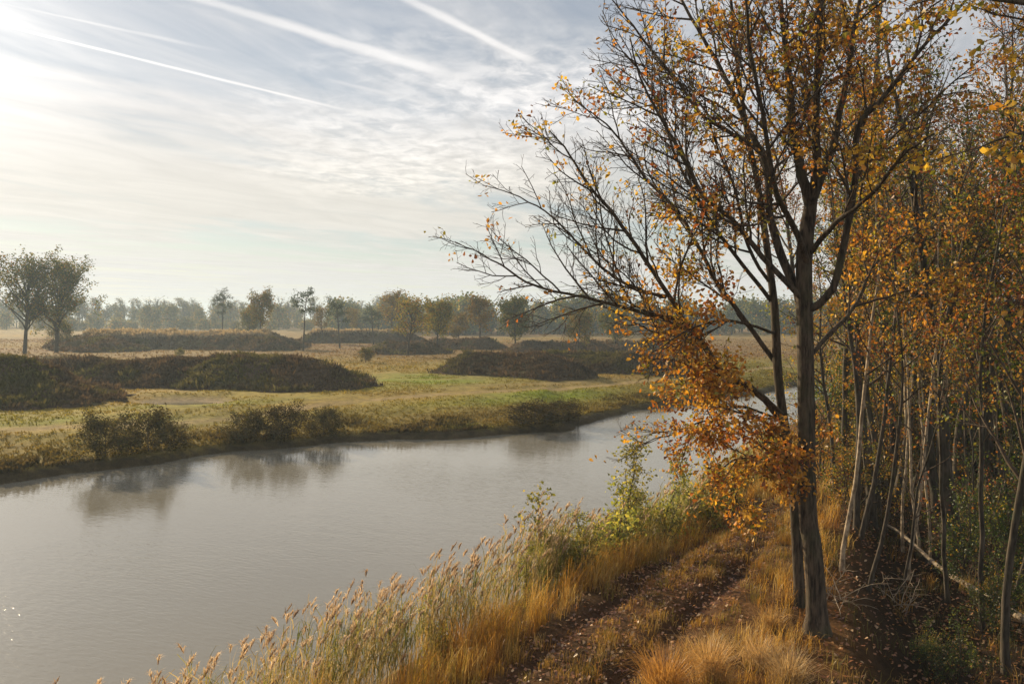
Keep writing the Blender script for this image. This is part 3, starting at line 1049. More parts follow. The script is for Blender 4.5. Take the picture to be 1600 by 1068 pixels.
# ------------------------------------------------------------------ trees of the wood on the right
def wood_proto(seed, H, r, lean=0.04, base=0.3, nlimb=22, ll=0.22, dens=1.0, pal=None, wts=None, size=0.08, per=5, bark=None, multi=1, up=0.05, name='tree', keep=1.0, ang=0.85):
    """an upright slender tree: trunk, branches, leaves; returns meshes"""
    rng = np.random.default_rng(seed)
    tm, g = MB(), None
    spec = [
        dict(gap=0.36 / dens, len=0.62, lo=0.3, hi=1.6, ang=0.8, wan=0.14, up=0.03, seg=0.3, r=0.014, rmin=0.005, k=3),
        dict(gap=0.22 / dens, len=0.6, lo=0.15, hi=0.7, ang=0.8, wan=0.2, up=0.02, seg=0.22, r=0.007, rmin=0.0045, k=3),
    ]
    g = Grow(seed + 1, spec)
    bm = g.mb
    for s in range(multi):
        a = rng.uniform(0, 2 * PI)
        d = np.array([math.cos(a) * lean * (3 if multi > 1 else 1), math.sin(a) * lean * (3 if multi > 1 else 1), 1.0])
        hs = H * (1 if s == 0 else rng.uniform(0.6, 0.95))
        P = path(rng, [math.cos(a) * 0.12 * (multi > 1), math.sin(a) * 0.12 * (multi > 1), -0.25], d, hs, 14, 0.045 if r > 0.07 else 0.08, 0.03)
        rr = r * (1 - np.linspace(0, 1, len(P)) ** 1.1 * 0.88) * (1 if s == 0 else 0.7)
        rr[0] *= 1.3
        tube(tm, P, rr, 7)
        cum = np.linspace(0, 1, len(P))
        for i in range(nlimb if s == 0 else int(nlimb * 0.7)):
            t = base + (1 - base) * (i + rng.random()) / nlimb
            t = min(t, 0.985)
            j = min(int(t * (len(P) - 1)), len(P) - 2)
            f = t * (len(P) - 1) - j
            p = P[j] * (1 - f) + P[j + 1] * f
            rl = rr[j] * (1 - f) + rr[j + 1] * f
            ln = H * ll * rng.uniform(0.5, 1.25) * (1.15 - 0.75 * ((t - base) / (1 - base)))
            dd = side(rng, unit(P[j + 1] - P[j]), ang * rng.uniform(0.7, 1.2))
            Q = path(rng, p, dd, ln, 7, 0.10, up)
            q0 = min(rl * 0.6, 0.012 + 0.016 * ln)
            qr = np.linspace(q0, 0.006, len(Q))
            tube(bm, Q, qr, 4)
            g.children(Q, qr, 0, 0.2)
            g.twig(Q[-3:])
    LP, LD = np.array(g.lp), np.array(g.ld)
    nz = vnoise(LP[:, 0] + 0.6 * LP[:, 1], LP[:, 2], 0.9, 2, seed)
    k = rng.random(len(LP)) < keep * (0.35 + 0.9 * smooth(nz, -0.3, 0.4))
    LP, LD = LP[k], LD[k]
    col = palette(rng, len(LP), pal, wts)
    lm = make_leaves(rng, LP, LD, size, col, per=per, droop=0.35, jit=0.09, aspect=0.36)
    return (tm.mesh(name + '_trunk', bark or MAT_DARKBARK, True), bm.mesh(name + '_branches', MAT_TWIG), lm.mesh(name + '_leaves', MAT_LEAF))


AUT = [tuple(0.8 * q for q in c) for c in (ORANGE, RUST, GOLD, OCHRE, BROWN, YGREEN, GREEN, DGREEN)]  # leaf colours dimmed, standing in for shade among the trees
PROTO = {
    'ochre': wood_proto(101, 13.0, 0.13, 0.03, 0.45, 24, 0.21, 1.0, AUT, [1.4, 1.6, 0.8, 2.6, 1.2, 3, 1.6, 0.5], name='ochre'),
    'rust': wood_proto(102, 14.0, 0.14, 0.05, 0.48, 24, 0.22, 1.0, AUT, [2, 4, 0.6, 1.5, 3, 0.4, 0.2, 0.2], name='rust', keep=0.8),
    'green': wood_proto(103, 11.0, 0.10, 0.04, 0.34, 24, 0.20, 1.0, AUT, [0.1, 0.1, 0.5, 0.5, 0.1, 4, 3.6, 1.4], name='green'),
    'gold': wood_proto(104, 10.0, 0.09, 0.05, 0.40, 22, 0.19, 1.0, AUT, [1, 0.4, 3, 2, 0.3, 3, 0.8, 0.1], name='gold'),
    'bare': wood_proto(105, 14.5, 0.12, 0.03, 0.48, 26, 0.20, 1.2, AUT, [1, 3, 0.3, 1, 4, 0, 0, 0], name='bare', keep=0.28, per=2, up=0.09),
    'slim': wood_proto(106, 11.0, 0.06, 0.06, 0.45, 16, 0.14, 1.0, AUT, [1, 1, 2, 2, 0.5, 3, 1, 0.2], name='slim', keep=0.7, bark=MAT_PALEBARK),
    'dark': wood_proto(107, 12.0, 0.17, 0.07, 0.42, 26, 0.24, 1.0, AUT, [0.3, 0.8, 0.3, 0.8, 0.6, 2.6, 3.4, 2], name='dark'),
    'thin': wood_proto(116, 10.0, 0.055, 0.07, 0.40, 18, 0.15, 1.0, AUT, [2, 3, 1, 2, 1.5, 1, 0.5, 0.6], name='thin', keep=0.8),
    'wiry': wood_proto(117, 7.0, 0.038, 0.10, 0.25, 14, 0.16, 1.0, AUT, [2, 3, 1, 2, 2, 1, 0.5, 0.6], name='wiry', keep=0.25),
    'hazel': wood_proto(108, 4.6, 0.045, 0.12, 0.12, 14, 0.32, 1.0, AUT, [0.4, 0.2, 2, 1.4, 0.2, 4, 2, 0.3], name='hazel', multi=5, bark=MAT_DARKBARK),
    'holly': wood_proto(109, 3.6, 0.04, 0.12, 0.06, 16, 0.34, 1.1, AUT, [0, 0, 0.15, 0.2, 0.1, 1.2, 3, 4], name='holly', multi=4),
}
WOOD_GROUP = 'trees of the autumn wood on the right'


def plant(kind, name, x, y, label, sc=1.0, rz=0.0, cat='tree', group=WOOD_GROUP, dz=0.0):
    e = root(name, (x, y, gz(x, y) + dz), label, cat, group, rz, sc)
    a, b_, c = PROTO[kind]
    link('trunk', a, e)
    link('branches', b_, e)
    link('leaves', c, e, kind='stuff')
    return e


def plant_px(kind, name, px, py, label, sc=1.0, rz=0.0, cat='tree', group=WOOD_GROUP):
    p = ground_at(px, py)
    return plant(kind, name, p[0], p[1], label, sc, rz, cat, group)


plant_px('slim', 'young_tree', 1315, 892, 'thin straight sapling right behind the thick oak trunk', (0.95, 0.95, 0.95), 0.4)
plant_px('gold', 'young_tree', 1338, 832, 'slender yellow-leaved tree standing right of the oak', (1.0, 1.0, 1.1), 2.0)
plant_px('dark', 'woodland_tree', 1400, 785, 'dark leaning trunk between the oak and the pale stems', (1.0, 1.0, 1.05), 2.6)
plant_px('ochre', 'woodland_tree', 1362, 745, 'ochre-leaved tree behind the yellow slender one', 0.9, 1.1)
for (px, py, rz, s, lab) in [(1418, 905, 0.3, 0.92, 'nearest and tallest of the pale thin stems in the wood'), (1412, 862, 1.7, 0.80, 'pale thin stem left in the cluster of pale stems'),
                             (1438, 868, 3.0, 0.86, 'pale thin stem in the middle of the pale cluster'), (1452, 880, 4.4, 0.72, 'pale thin stem leaning right out of the pale cluster'), (1470, 830, 5.2, 0.9, 'pale thin stem standing behind the pale cluster')]:
    plant_px('slim', 'pale_sapling', px, py, lab, (s * 0.95, s * 0.95, s), rz, 'sapling', 'pale thin stems in the wood')
plant_px('green', 'young_tree', 1574, 1052, 'thin mossy trunk at the right edge with green leaves', (0.8, 0.8, 1.05), 0.9)
plant_px('rust', 'woodland_tree', 1492, 770, 'rust-brown tree behind the fallen pale log', 1.0, 0.2)
plant_px('dark', 'woodland_tree', 1545, 800, 'dark broad tree standing behind the thin mossy trunk', 0.95, 4.0)
plant_px('green', 'woodland_tree', 1520, 730, 'green-leaved tree deep in the right part of the wood', 1.05, 3.1)
plant_px('rust', 'woodland_tree', 1590, 760, 'rust-leaved tree by the right edge of the picture', 1.0, 2.2)
plant_px('ochre', 'woodland_tree', 1455, 730, 'ochre tree behind the pale stems', 1.0, 5.0)
plant_px('green', 'woodland_tree', 1640, 900, 'green tree just cut off by the right edge', (1.0, 1.0, 1.1), 1.4)
plant_px('gold', 'woodland_tree', 1306, 770, 'small golden tree behind the oaks near the water', 0.8, 3.3)

rw = np.random.default_rng(77)
kinds = ['dark', 'rust', 'bare', 'green', 'dark', 'bare', 'ochre', 'rust', 'green', 'bare']
placed = []
cnt = 0
while cnt < 74:
    x, y = rw.uniform(9, 46), rw.uniform(20, 66)
    px = 800 + FPX * x / y
    if px < 1285 or px > 1760 or near_in(np.array([x]), np.array([y]))[0] < 1.2 or poly_dist(np.array([x]), np.array([y]), PATH_S)[0][0] < 1.5:
        continue
    if any((x - a) ** 2 + (y - b_) ** 2 < 2.1 ** 2 for a, b_ in placed):
        continue
    placed.append((x, y))
    k = kinds[cnt % len(kinds)]
    s = rw.uniform(0.95, 1.35)
    plant(k, 'woodland_tree', x, y, {'ochre': 'ochre-leaved tree deep among the crowded trunks of the wood', 'rust': 'rust-brown leaved tree deep among the crowded trunks of the wood',
          'bare': 'nearly bare tall tree deep among the crowded trunks of the wood', 'green': 'still green tree deep among the crowded trunks of the wood',
          'dark': 'dark green-brown tree deep among the crowded trunks of the wood', 'gold': 'golden slender tree deep among the crowded trunks of the wood'}[k],
          (s, s, s * rw.uniform(0.95, 1.12)), rw.uniform(0, 6.28), group=k + ' trees deep in the wood')
    cnt += 1

# thin stems crowding the near edge of the wood
SLIM_LAB = {'slim': 'thin pale pole of a tree crowding the front of the wood', 'thin': 'thin brown pole of a tree crowding the front of the wood', 'wiry': 'thin crooked leafless stem at the front of the wood'}
cnt = 0
while cnt < 54:
    x, y = rw.uniform(6, 30), rw.uniform(17, 42)
    px = 800 + FPX * x / y
    if px < 1290 or px > 1660 or near_in(np.array([x]), np.array([y]))[0] < 1.2 or poly_dist(np.array([x]), np.array([y]), PATH_S)[0][0] < 1.6 or x - (y - 12) * 0.42 - 4.6 < 0.4:
        continue
    if any((x - a_) ** 2 + (y - b_) ** 2 < 0.9 ** 2 for a_, b_ in placed):
        continue
    placed.append((x, y))
    k = ['thin', 'wiry', 'thin', 'slim', 'thin', 'wiry'][cnt % 6]
    s_ = rw.uniform(0.75, 1.2)
    plant(k, 'slender_tree', x, y, SLIM_LAB[k], (s_, s_, s_ * rw.uniform(0.95, 1.1)), rw.uniform(0, 6.28), group={'slim': 'thin pale poles', 'thin': 'thin brown poles', 'wiry': 'thin crooked stems'}[k] + ' at the front of the wood')
    cnt += 1

# understorey shrubs
for (kind, px, py, s, rz, lab) in [
    ('hazel', 1330, 790, 0.8, 0.5, 'yellow-green bush between the oak and the pale stems'),
    ('hazel', 1375, 740, 0.9, 2.5, 'yellowish bush at the edge of the wood beyond the oak'),
    ('hazel', 1290, 745, 0.9, 4.1, 'yellow-green bush behind the oaks by the water'),
    ('holly', 1500, 905, 0.75, 1.0, 'dark green bush above the fallen log'),
    ('holly', 1560, 900, 0.9, 2.2, 'dense dark green bush near the right edge'),
    ('holly', 1590, 790, 1.0, 3.3, 'large dark green bush deep at the right edge'),
    ('holly', 1505, 1075, 0.42, 0.2, 'low pale green bramble bush at the bottom right'),
    ('holly', 1455, 1050, 0.30, 5.2, 'small green seedling bush left of the bramble'),
    ('hazel', 1490, 745, 0.85, 5.5, 'yellow-green bush far inside the wood'),
    ('holly', 1530, 850, 0.8, 4.6, 'dark green bush behind the mossy trunk'),
    ('hazel', 1420, 720, 0.9, 0.9, 'brown-green bush at the back of the wood'),
    ('hazel', 1320, 690, 1.3, 1.9, 'tall yellow-green bush screening the water right of the oaks'),
    ('hazel', 1362, 668, 1.5, 2.9, 'tall ochre-green bush behind the dark leaning trunk'),
    ('hazel', 1300, 655, 1.5, 3.9, 'tall bush by the water seen between oak and saplings'),
    ('hazel', 1410, 660, 1.5, 4.9, 'high bush closing the view behind the pale stems'),
    ('hazel', 1450, 680, 1.4, 5.9, 'high bush in the far middle of the wood'),
    ('hazel', 1500, 672, 1.5, 0.7, 'high yellowish bush deep in the right half of the wood'),
    ('holly', 1545, 700, 1.6, 1.7, 'high dark bush deep in the right half of the wood'),
    ('holly', 1470, 705, 1.3, 2.7, 'dark bush between the deep trunks'),
    ('holly', 1600, 690, 1.7, 3.7, 'high dark bush deep at the right edge'),
    ('holly', 1340, 700, 1.5, 5.1, 'dark bush in the shade behind the yellow bushes'),
    ('holly', 1390, 690, 1.7, 0.1, 'dark bush low behind the leaning trunk'),
    ('holly', 1430, 700, 1.6, 1.1, 'dark bush in the gap behind the pale stems'),
    ('holly', 1505, 740, 1.5, 2.4, 'dark bush in deep shade behind the fallen branch'),
    ('holly', 1560, 745, 1.6, 4.4, 'dark bush in deep shade right of the fallen branch'),
    ('holly', 1580, 980, 0.55, 0.3, 'leafy green bush beside the foot of the mossy trunk'),
    ('holly', 1535, 985, 0.5, 2.0, 'leafy green bush left of the mossy trunk'),
]:
    plant_px(kind, 'woodland_bush', px, py, lab, s, rz, 'bush', 'bushes under the trees')

# a tree just right of the frame whose yellow branches hang into the top corner
e = root('oak_tree', (10.3, 10.2, gz(10.3, 10.2)), 'yellow-leaved branches hanging into the top right corner', 'tree')
eb = np.array([10.3, 10.2, gz(10.3, 10.2)])
OVER = [
    ([(1800, 160), (1720, 60), (1640, 15), (1560, 0), (1480, -6), (1420, 10)], 10.4, 10.6, 0.06, 0.006, 0.15, 1.0),
    ([(1800, 330), (1720, 240), (1640, 205), (1570, 215), (1510, 240)], 10.2, 9.6, 0.045, 0.006, 0.25, 1.0),
    ([(1800, 420), (1740, 400), (1680, 420), (1630, 470)], 10.2, 9.2, 0.04, 0.006, 0.2, 0.8),
    ([(1805, 120), (1780, 20), (1700, -60), (1600, -90), (1520, -90)], 10.3, 11.2, 0.06, 0.006, 0.2, 1.0),
]
tP = spine_smooth([eb - [0, 0, .3], eb + [0, 0, 1.5], at(2010, 500, 10.3), at(1930, 380, 10.3), at(1800, 220, 10.3), at(1805, 0, 10.4), at(1810, -200, 10.6)], 3)
tm = MB()
tube(tm, tP - eb, np.linspace(0.2, 0.05, len(tP)), 8)
link('trunk', tm.mesh('trunk', MAT_OAK, True), e)
ro = np.random.default_rng(5)
for li, (px, d0, d1, r0, r1_, t0, lv) in enumerate(OVER):
    Q = limb_points(px, d0, d1)
    rr = np.linspace(r0, r1_, len(Q))
    lm = MB()
    tube(lm, Q - eb, rr, 6)
    lo = link('limb', lm.mesh('limb', MAT_OAK, True), e)
    g = Grow(900 + li, OAK_SPEC)
    g.children(Q, rr, 0, t0, 0.6)
    v, q, t, _ = g.mb.arrays()
    g.mb.v = [v - eb.astype(np.float32)]
    link('twigs', g.mb.mesh('twigs', MAT_TWIG), lo, kind='stuff')
    LP, LD = np.array(g.lp), np.array(g.ld)
    k = ro.random(len(LP)) < 0.38 * lv
    LP, LD = LP[k], LD[k]
    col = palette(ro, len(LP), [GOLD, ORANGE, OCHRE, YGREEN, RUST], [4, 2, 2, 1.2, 0.6])
    link('leaves', make_leaves(ro, LP - eb, LD, 0.10, col, per=2, droop=0.5, jit=0.05, lobed=True, aspect=0.36).mesh('leaves', MAT_LEAF), lo, kind='stuff')

# ------------------------------------------------------------------ trees on the far side
def far_proto(seed, H, r, base, spread, nlimb, leaves, size, pal, wts, ang=0.75, up=0.03, shape='round', bare=0.0, name='far', minr=0.03):
    """a tree seen at 100 to 200 m: real limbs, crown of leaf clumps"""
    rng = np.random.default_rng(seed)
    tm, bm = MB(), MB()
    P = path(rng, [0, 0, -0.3], [0.02, 0.0, 1], H * (0.8 if shape != 'pine' else 0.97), 9, 0.035, 0.02)
    tube(tm, P, np.linspace(r, r * 0.3, len(P)), 7)
    pts = []
    for i in range(nlimb):
        t = base + (0.97 - base) * (i + rng.random()) / nlimb
        j = min(int(t * (len(P) - 1)), len(P) - 2)
        p = P[j] + (P[j + 1] - P[j]) * (t * (len(P) - 1) - j)
        u = (t - base) / (1 - base)
        if shape == 'round':
            ln = spread * (0.6 + 0.75 * math.sin(PI * min(0.2 + 0.7 * u, 1))) * rng.uniform(0.75, 1.1)
        elif shape == 'pine':
            ln = spread * (0.45 + 0.55 * math.sin(PI * min(0.25 + 0.7 * u, 1))) * rng.uniform(0.5, 1.2)
        else:
            ln = spread * (1.05 - 0.9 * u) * rng.uniform(0.7, 1.2)
        Q = path(rng, p, side(rng, np.array([0, 0, 1.0]), ang * rng.uniform(0.8, 1.2) * (1.15 - 0.45 * u)), ln, 5, 0.12, up)
        tube(bm, Q, np.linspace(max(r * 0.35, minr), minr * 0.6, len(Q)), 4)
        for _ in range(5):
            a = rng.uniform(0.3, 1.0)
            jj = min(int(a * 5), 4)
            S = path(rng, Q[jj] + (Q[jj + 1] - Q[jj]) * (a * 5 - jj), side(rng, unit(Q[jj + 1] - Q[jj]), 0.8), ln * rng.uniform(0.25, 0.5), 3, 0.2, up)
            tube(bm, S, np.linspace(minr * 0.6, minr * 0.35, len(S)), 3)
            pts += [S[-1], S[-2], S[-3]]
            for _k in range(3):
                S2 = path(rng, S[rng.integers(1, 4)], side(rng, unit(S[-1] - S[0]), 0.7), ln * rng.uniform(0.12, 0.28), 2, 0.25, up)
                tube(bm, S2, np.linspace(minr * 0.4, minr * 0.25, len(S2)), 3)
                pts += [S2[-1], S2[-2]]
    pts = np.array(pts)
    k = leaves // max(len(pts), 1) + 1
    lp = np.repeat(pts, k, 0)[rng.permutation(len(pts) * k)[:leaves]]
    jit = size * (1.1 if shape != 'pine' else 0.9)
    lp = lp + rng.normal(0, jit, lp.shape) * ([1, 1, 0.45] if shape == 'pine' else [1, 1, 1])
    if bare:
        lp = lp[rng.random(len(lp)) > bare]
    lm = make_leaves(rng, lp, rng.normal(0, 1, lp.shape), size, palette(rng, len(lp), pal, wts), per=1, droop=0.2, jit=0.02, aspect=0.42)
    return tm, bm, lm


def far_meshes(*a, **k):
    tm, bm, lm = far_proto(*a, **k)
    nm = k.get('name', 'far')
    return tm.mesh(nm + '_trunk', MAT_FARBARK, True), bm.mesh(nm + '_branches', MAT_FARBARK), lm.mesh(nm + '_leaves', MAT_FARLEAF)


FOL = [(0.085, 0.105, 0.028), (0.15, 0.14, 0.035), (0.26, 0.19, 0.04), (0.24, 0.115, 0.03), (0.05, 0.065, 0.022)]
FP = {
    'broad': far_meshes(201, 18, 0.42, 0.30, 6.4, 32, 8000, 0.36, FOL, [3, 3, 1.2, 0.6, 2], ang=0.55, up=0.05, name='broad'),
    'broad2': far_meshes(202, 18, 0.45, 0.28, 6.6, 32, 9500, 0.36, FOL, [3, 3, 1.6, 0.8, 2], ang=0.6, up=0.05, name='broad2'),
    'pine': far_meshes(203, 13, 0.20, 0.66, 2.7, 15, 1000, 0.28, [(0.035, 0.052, 0.026), (0.055, 0.068, 0.03)], [2, 1], ang=1.25, up=0.03, shape='pine', name='pine'),
    'pine2': far_meshes(204, 13, 0.22, 0.58, 3.1, 17, 1300, 0.28, [(0.035, 0.052, 0.026), (0.06, 0.07, 0.03)], [2, 1], ang=1.2, up=0.04, shape='pine', name='pine2'),
    'oak': far_meshes(205, 11.5, 0.26, 0.30, 3.6, 22, 3600, 0.34, FOL, [0.6, 2, 2.4, 1.6, 0.4], ang=0.75, up=0.06, bare=0.35, name='oak'),
    'round': far_meshes(206, 10.5, 0.24, 0.26, 3.6, 22, 4600, 0.34, FOL, [1.4, 3, 2, 1, 0.6], ang=0.8, up=0.04, name='round'),
    'yellow': far_meshes(207, 9.5, 0.20, 0.22, 2.8, 20, 3400, 0.33, FOL, [0.4, 1.6, 4, 0.8, 0.1], ang=0.7, up=0.05, bare=0.2, name='yellow'),
    'leafy': far_meshes(208, 10.5, 0.22, 0.20, 3.4, 22, 5200, 0.34, FOL, [4, 2.4, 0.8, 0.1, 1.4], ang=0.8, up=0.04, name='leafy'),
    'bushy': far_meshes(209, 5.0, 0.10, 0.05, 2.3, 22, 3600, 0.26, FOL, [1.4, 2, 1.6, 0.4, 1.4], ang=0.9, up=0.03, name='bushy', minr=0.02),
    'scrub': far_meshes(210, 4.0, 0.07, 0.03, 2.6, 26, 4200, 0.22, [(0.055, 0.045, 0.022), (0.085, 0.068, 0.030), (0.060, 0.062, 0.022), (0.12, 0.095, 0.035)], [3, 3, 2, 1], ang=1.0, up=0.04, name='scrub', minr=0.02),
}


def far_tree(kind, name, px, py, top, label, cat='tree', wide=1.0, rz=0.0, H=None, z=None):
    if name == 'bank_bush':          # stands on the brink of the far bank
        d = ray(px, py)
        p = d * ((0.1 - CAM_H) / d[2])
        while far_in(p[:1], p[1:2])[0] < 0.45:
            p[1] += 0.1
        p[2] = gz(p[0], p[1]) - 0.1
    else:
        p = ground_at(px, py)
    for i in range(len(MOUNDS)):
        p[2] = max(p[2], gz(p[0], p[1]) + float(mound_h(i, np.array([p[0]]), np.array([p[1]]))[0]) - 0.1)
    need = (py - top) / FPX * p[1]
    h0 = {'broad': 18, 'broad2': 18, 'pine': 13, 'pine2': 13, 'oak': 11.5, 'round': 10.5, 'yellow': 9.5, 'leafy': 10.5, 'bushy': 5.0, 'scrub': 4.0}[kind]
    zs = np.zeros(len(FP[kind][2].vertices) * 3, np.float32)
    FP[kind][2].vertices.foreach_get('co', zs)
    h0 = float(np.percentile(zs[2::3], 99.5))
    s = need / h0
    e = root(name, tuple(p), label, cat, None, rz, (s * wide, s * wide, s))
    a, b_, c = FP[kind]
    link('trunk', a, e)
    link('branches', b_, e)
    link('leaves', c, e, kind='stuff')
    return e


far_tree('broad', 'broadleaf_tree', 38, 553, 398, 'left of the two tall round-crowned trees at the left edge', wide=1.0, rz=0.3)
far_tree('broad2', 'broadleaf_tree', 88, 551, 396, 'right of the two tall round-crowned trees at the left edge', wide=1.0, rz=2.1)
far_tree('bushy', 'yellowing_bush', 92, 540, 492, 'yellow-green young tree behind the two tall left trees', 'bush', 0.8, 1.0)
far_tree('pine2', 'pine_tree', 347, 533, 449, 'slim pine rising behind the flat-topped mound', 'tree', 0.95, 1.2)
far_tree('leafy', 'broadleaf_tree', 389, 533, 484, 'low rounded tree right of the flat-topped mound', wide=1.0, rz=0.5)
far_tree('round', 'broadleaf_tree', 407, 540, 466, 'tall narrow tree right of the low rounded tree', wide=0.85, rz=2.0)
far_tree('pine', 'pine_tree', 474, 548, 449, 'tallest bare-stemmed pine in the open field', 'tree', 1.0, 0.2)
far_tree('oak', 'broadleaf_tree', 504, 536, 484, 'thin hazy tree between the two pines', wide=0.9, rz=1.1)
far_tree('pine2', 'pine_tree', 531, 544, 463, 'pine with spreading top right of the tallest pine', 'tree', 1.1, 2.6)
far_tree('oak', 'broadleaf_tree', 553, 530, 480, 'hazy slender tree right of the spreading pine', wide=0.8, rz=3.1)
far_tree('pine2', 'pine_tree', 584, 538, 478, 'dark low pine left of the autumn tree', 'tree', 1.3, 4.0)
far_tree('yellow', 'broadleaf_tree', 612, 535, 470, 'hazy yellow tree just behind the autumn tree', wide=1.0, rz=0.2)
far_tree('oak', 'broadleaf_tree', 637, 556, 461, 'half-bare autumn tree standing free in the field', wide=1.0, rz=5.0)
far_tree('round', 'broadleaf_tree', 683, 552, 473, 'round-crowned brownish tree right of the half-bare one', wide=0.95, rz=1.6)
far_tree('yellow', 'broadleaf_tree', 750, 545, 476, 'yellow autumn tree before the dark wood', wide=1.1, rz=2.9)
far_tree('leafy', 'broadleaf_tree', 806, 548, 467, 'green broad tree right of the yellow one', wide=0.9, rz=4.2)
far_tree('round', 'broadleaf_tree', 903, 553, 482, 'green-brown tree under the oak branch tips', wide=0.9, rz=0.9)
far_tree('leafy', 'broadleaf_tree', 962, 549, 490, 'pale green tree half hidden by orange leaves', wide=1.2, rz=3.4)
far_tree('yellow', 'broadleaf_tree', 716, 540, 487, 'small yellowish tree between the round and the yellow tree', wide=1.1, rz=0.4)
far_tree('bushy', 'field_bush', 571, 566, 541, 'lone dark bush in the middle of the field', 'bush', 1.0, 0.3)
far_tree('bushy', 'field_bush', 281, 558, 543, 'small bush before the flat-topped mound', 'bush', 1.0, 1.3)
far_tree('bushy', 'field_bush', 794, 566, 546, 'bush on the left shoulder of the middle mound', 'bush', 1.0, 2.3)
far_tree('bushy', 'field_bush', 907, 557, 545, 'tiny bush right of the middle mound', 'bush', 1.0, 4.3)
# bushes at the far waterline
for (px, py, top, w, lab) in [
    (165, 724, 664, 0.9, 'olive bush at the far waterline on the left'), (232, 716, 655, 0.9, 'dark brown bush beside the olive waterline bush'),
    (272, 706, 680, 1.0, 'small pale bush right of the dark waterline bush'), (385, 697, 657, 1.0, 'dark spreading bush at the waterline, left of two'),
    (440, 694, 647, 1.0, 'tall spreading bush at the waterline in the middle of the bank'), (500, 690, 655, 1.0, 'dark bush at the right end of the waterline thicket'),
    (836, 672, 645, 1.8, 'low dark bush at the bend of the far bank'), (880, 661, 640, 1.5, 'low bush where the far bank turns back'),
]:
    far_tree('scrub', 'bank_bush', px, py, top - 12, lab, 'bush', w * 1.25, px * 0.7)

# ------------------------------------------------------------------ far woods that read as one mass
def join(mb, src, T, s, rz, w=1.0, cm=1.0):
    v, q, t, c = src
    cs, sn = math.cos(rz), math.sin(rz)
    V = np.stack([(v[:, 0] * cs - v[:, 1] * sn) * s * w + T[0], (v[:, 0] * sn + v[:, 1] * cs) * s * w + T[1], v[:, 2] * s + T[2]], 1)
    mb.add(V, q, t, None if c is None else c * cm)


def low_tree(seed, H, spread, nl, leaves, size, pal, wts, base, shape, bare=0.0, ang=0.6, minr=0.07):
    tm, bm, lm = far_proto(seed, H, 0.22, base, spread, nl, leaves, size, pal, wts, ang=ang, up=0.06, shape=shape, bare=bare, minr=minr)
    v, q, t, _ = bm.arrays()
    v2, q2, t2, _ = tm.arrays()
    wood = MB()
    wood.add(v2, q2, t2)
    wood.add(v, q, t)
    return wood.arrays(), lm.arrays()


LOWP = [
    low_tree(301, 17, 3.6, 11, 150, 0.7, FOL, [1, 2, 2, 1, 1], 0.3, 'round', 0.3, 0.5, 0.13),
    low_tree(302, 16, 3.2, 11, 60, 0.7, FOL, [1, 2, 2, 1, 1], 0.35, 'round', 0.5, 0.45, 0.13),
    low_tree(303, 12, 3.2, 9, 900, 0.85, FOL, [2, 3, 2, 0.8, 2], 0.15, 'round', 0, 0.7),
    low_tree(304, 10, 2.3, 12, 900, 0.75, [(0.04, 0.058, 0.028), (0.06, 0.07, 0.03)], [1, 1], 0.12, 'cone', 0, 1.1),
    low_tree(305, 10.5, 2.6, 10, 900, 0.75, FOL, [3, 2, 1, 0.3, 3], 0.15, 'round', 0, 0.7),
    low_tree(306, 4.5, 2.4, 8, 600, 0.7, FOL, [2, 3, 3, 1, 1], 0.05, 'round', 0, 0.9),
]
rf = np.random.default_rng(31)


def mass(name, label, spots):
    wd, lv = MB(), MB()
    for (x, y, k, s) in spots:
        a, b_ = LOWP[k]
        rz, w, cm = rf.uniform(0, 6.28), rf.uniform(0.9, 1.3), rf.uniform(0.75, 1.25)
        z = gz(x, y)
        join(wd, a, (x, y, z), s, rz, w)
        join(lv, b_, (x, y, z), s, rz, w, cm)
    e = root(name, (0, 0, 0), label, 'wood')
    e['kind'] = 'stuff'
    link('trunks', wd.mesh('trunks', MAT_FARBARK), e, kind='stuff')
    link('leaves', lv.mesh('leaves', MAT_FARLEAF), e, kind='stuff')


sp = []
for i in range(230):       # tall bare-topped wood in the haze on the left
    px = rf.uniform(-260, 640)
    y = rf.uniform(385, 450)
    sp.append(((px - 800) / FPX * y, y, int(rf.choice([0, 1, 1, 0, 2])), rf.uniform(0.70, 1.0)))
for i in range(110):
    px = rf.uniform(-200, 600)
    y = rf.uniform(330, 385)
    sp.append(((px - 800) / FPX * y, y, int(rf.choice([2, 5, 5])), rf.uniform(0.5, 0.95)))
mass('distant_wood', 'tall hazy wood along the horizon on the left', sp)
sp = []
for i in range(250):       # nearer, darker wood in the middle and behind the oaks
    px = rf.uniform(520, 1500)
    y = rf.uniform(245, 310) + 50 * float(smooth(px, 640, 480))
    sp.append(((px - 800) / FPX * y, y, int(rf.choice([3, 3, 3, 4, 4, 2, 5])), rf.uniform(0.75, 1.15)))
mass('dark_wood', 'dark dense wood behind the field in the middle', sp)

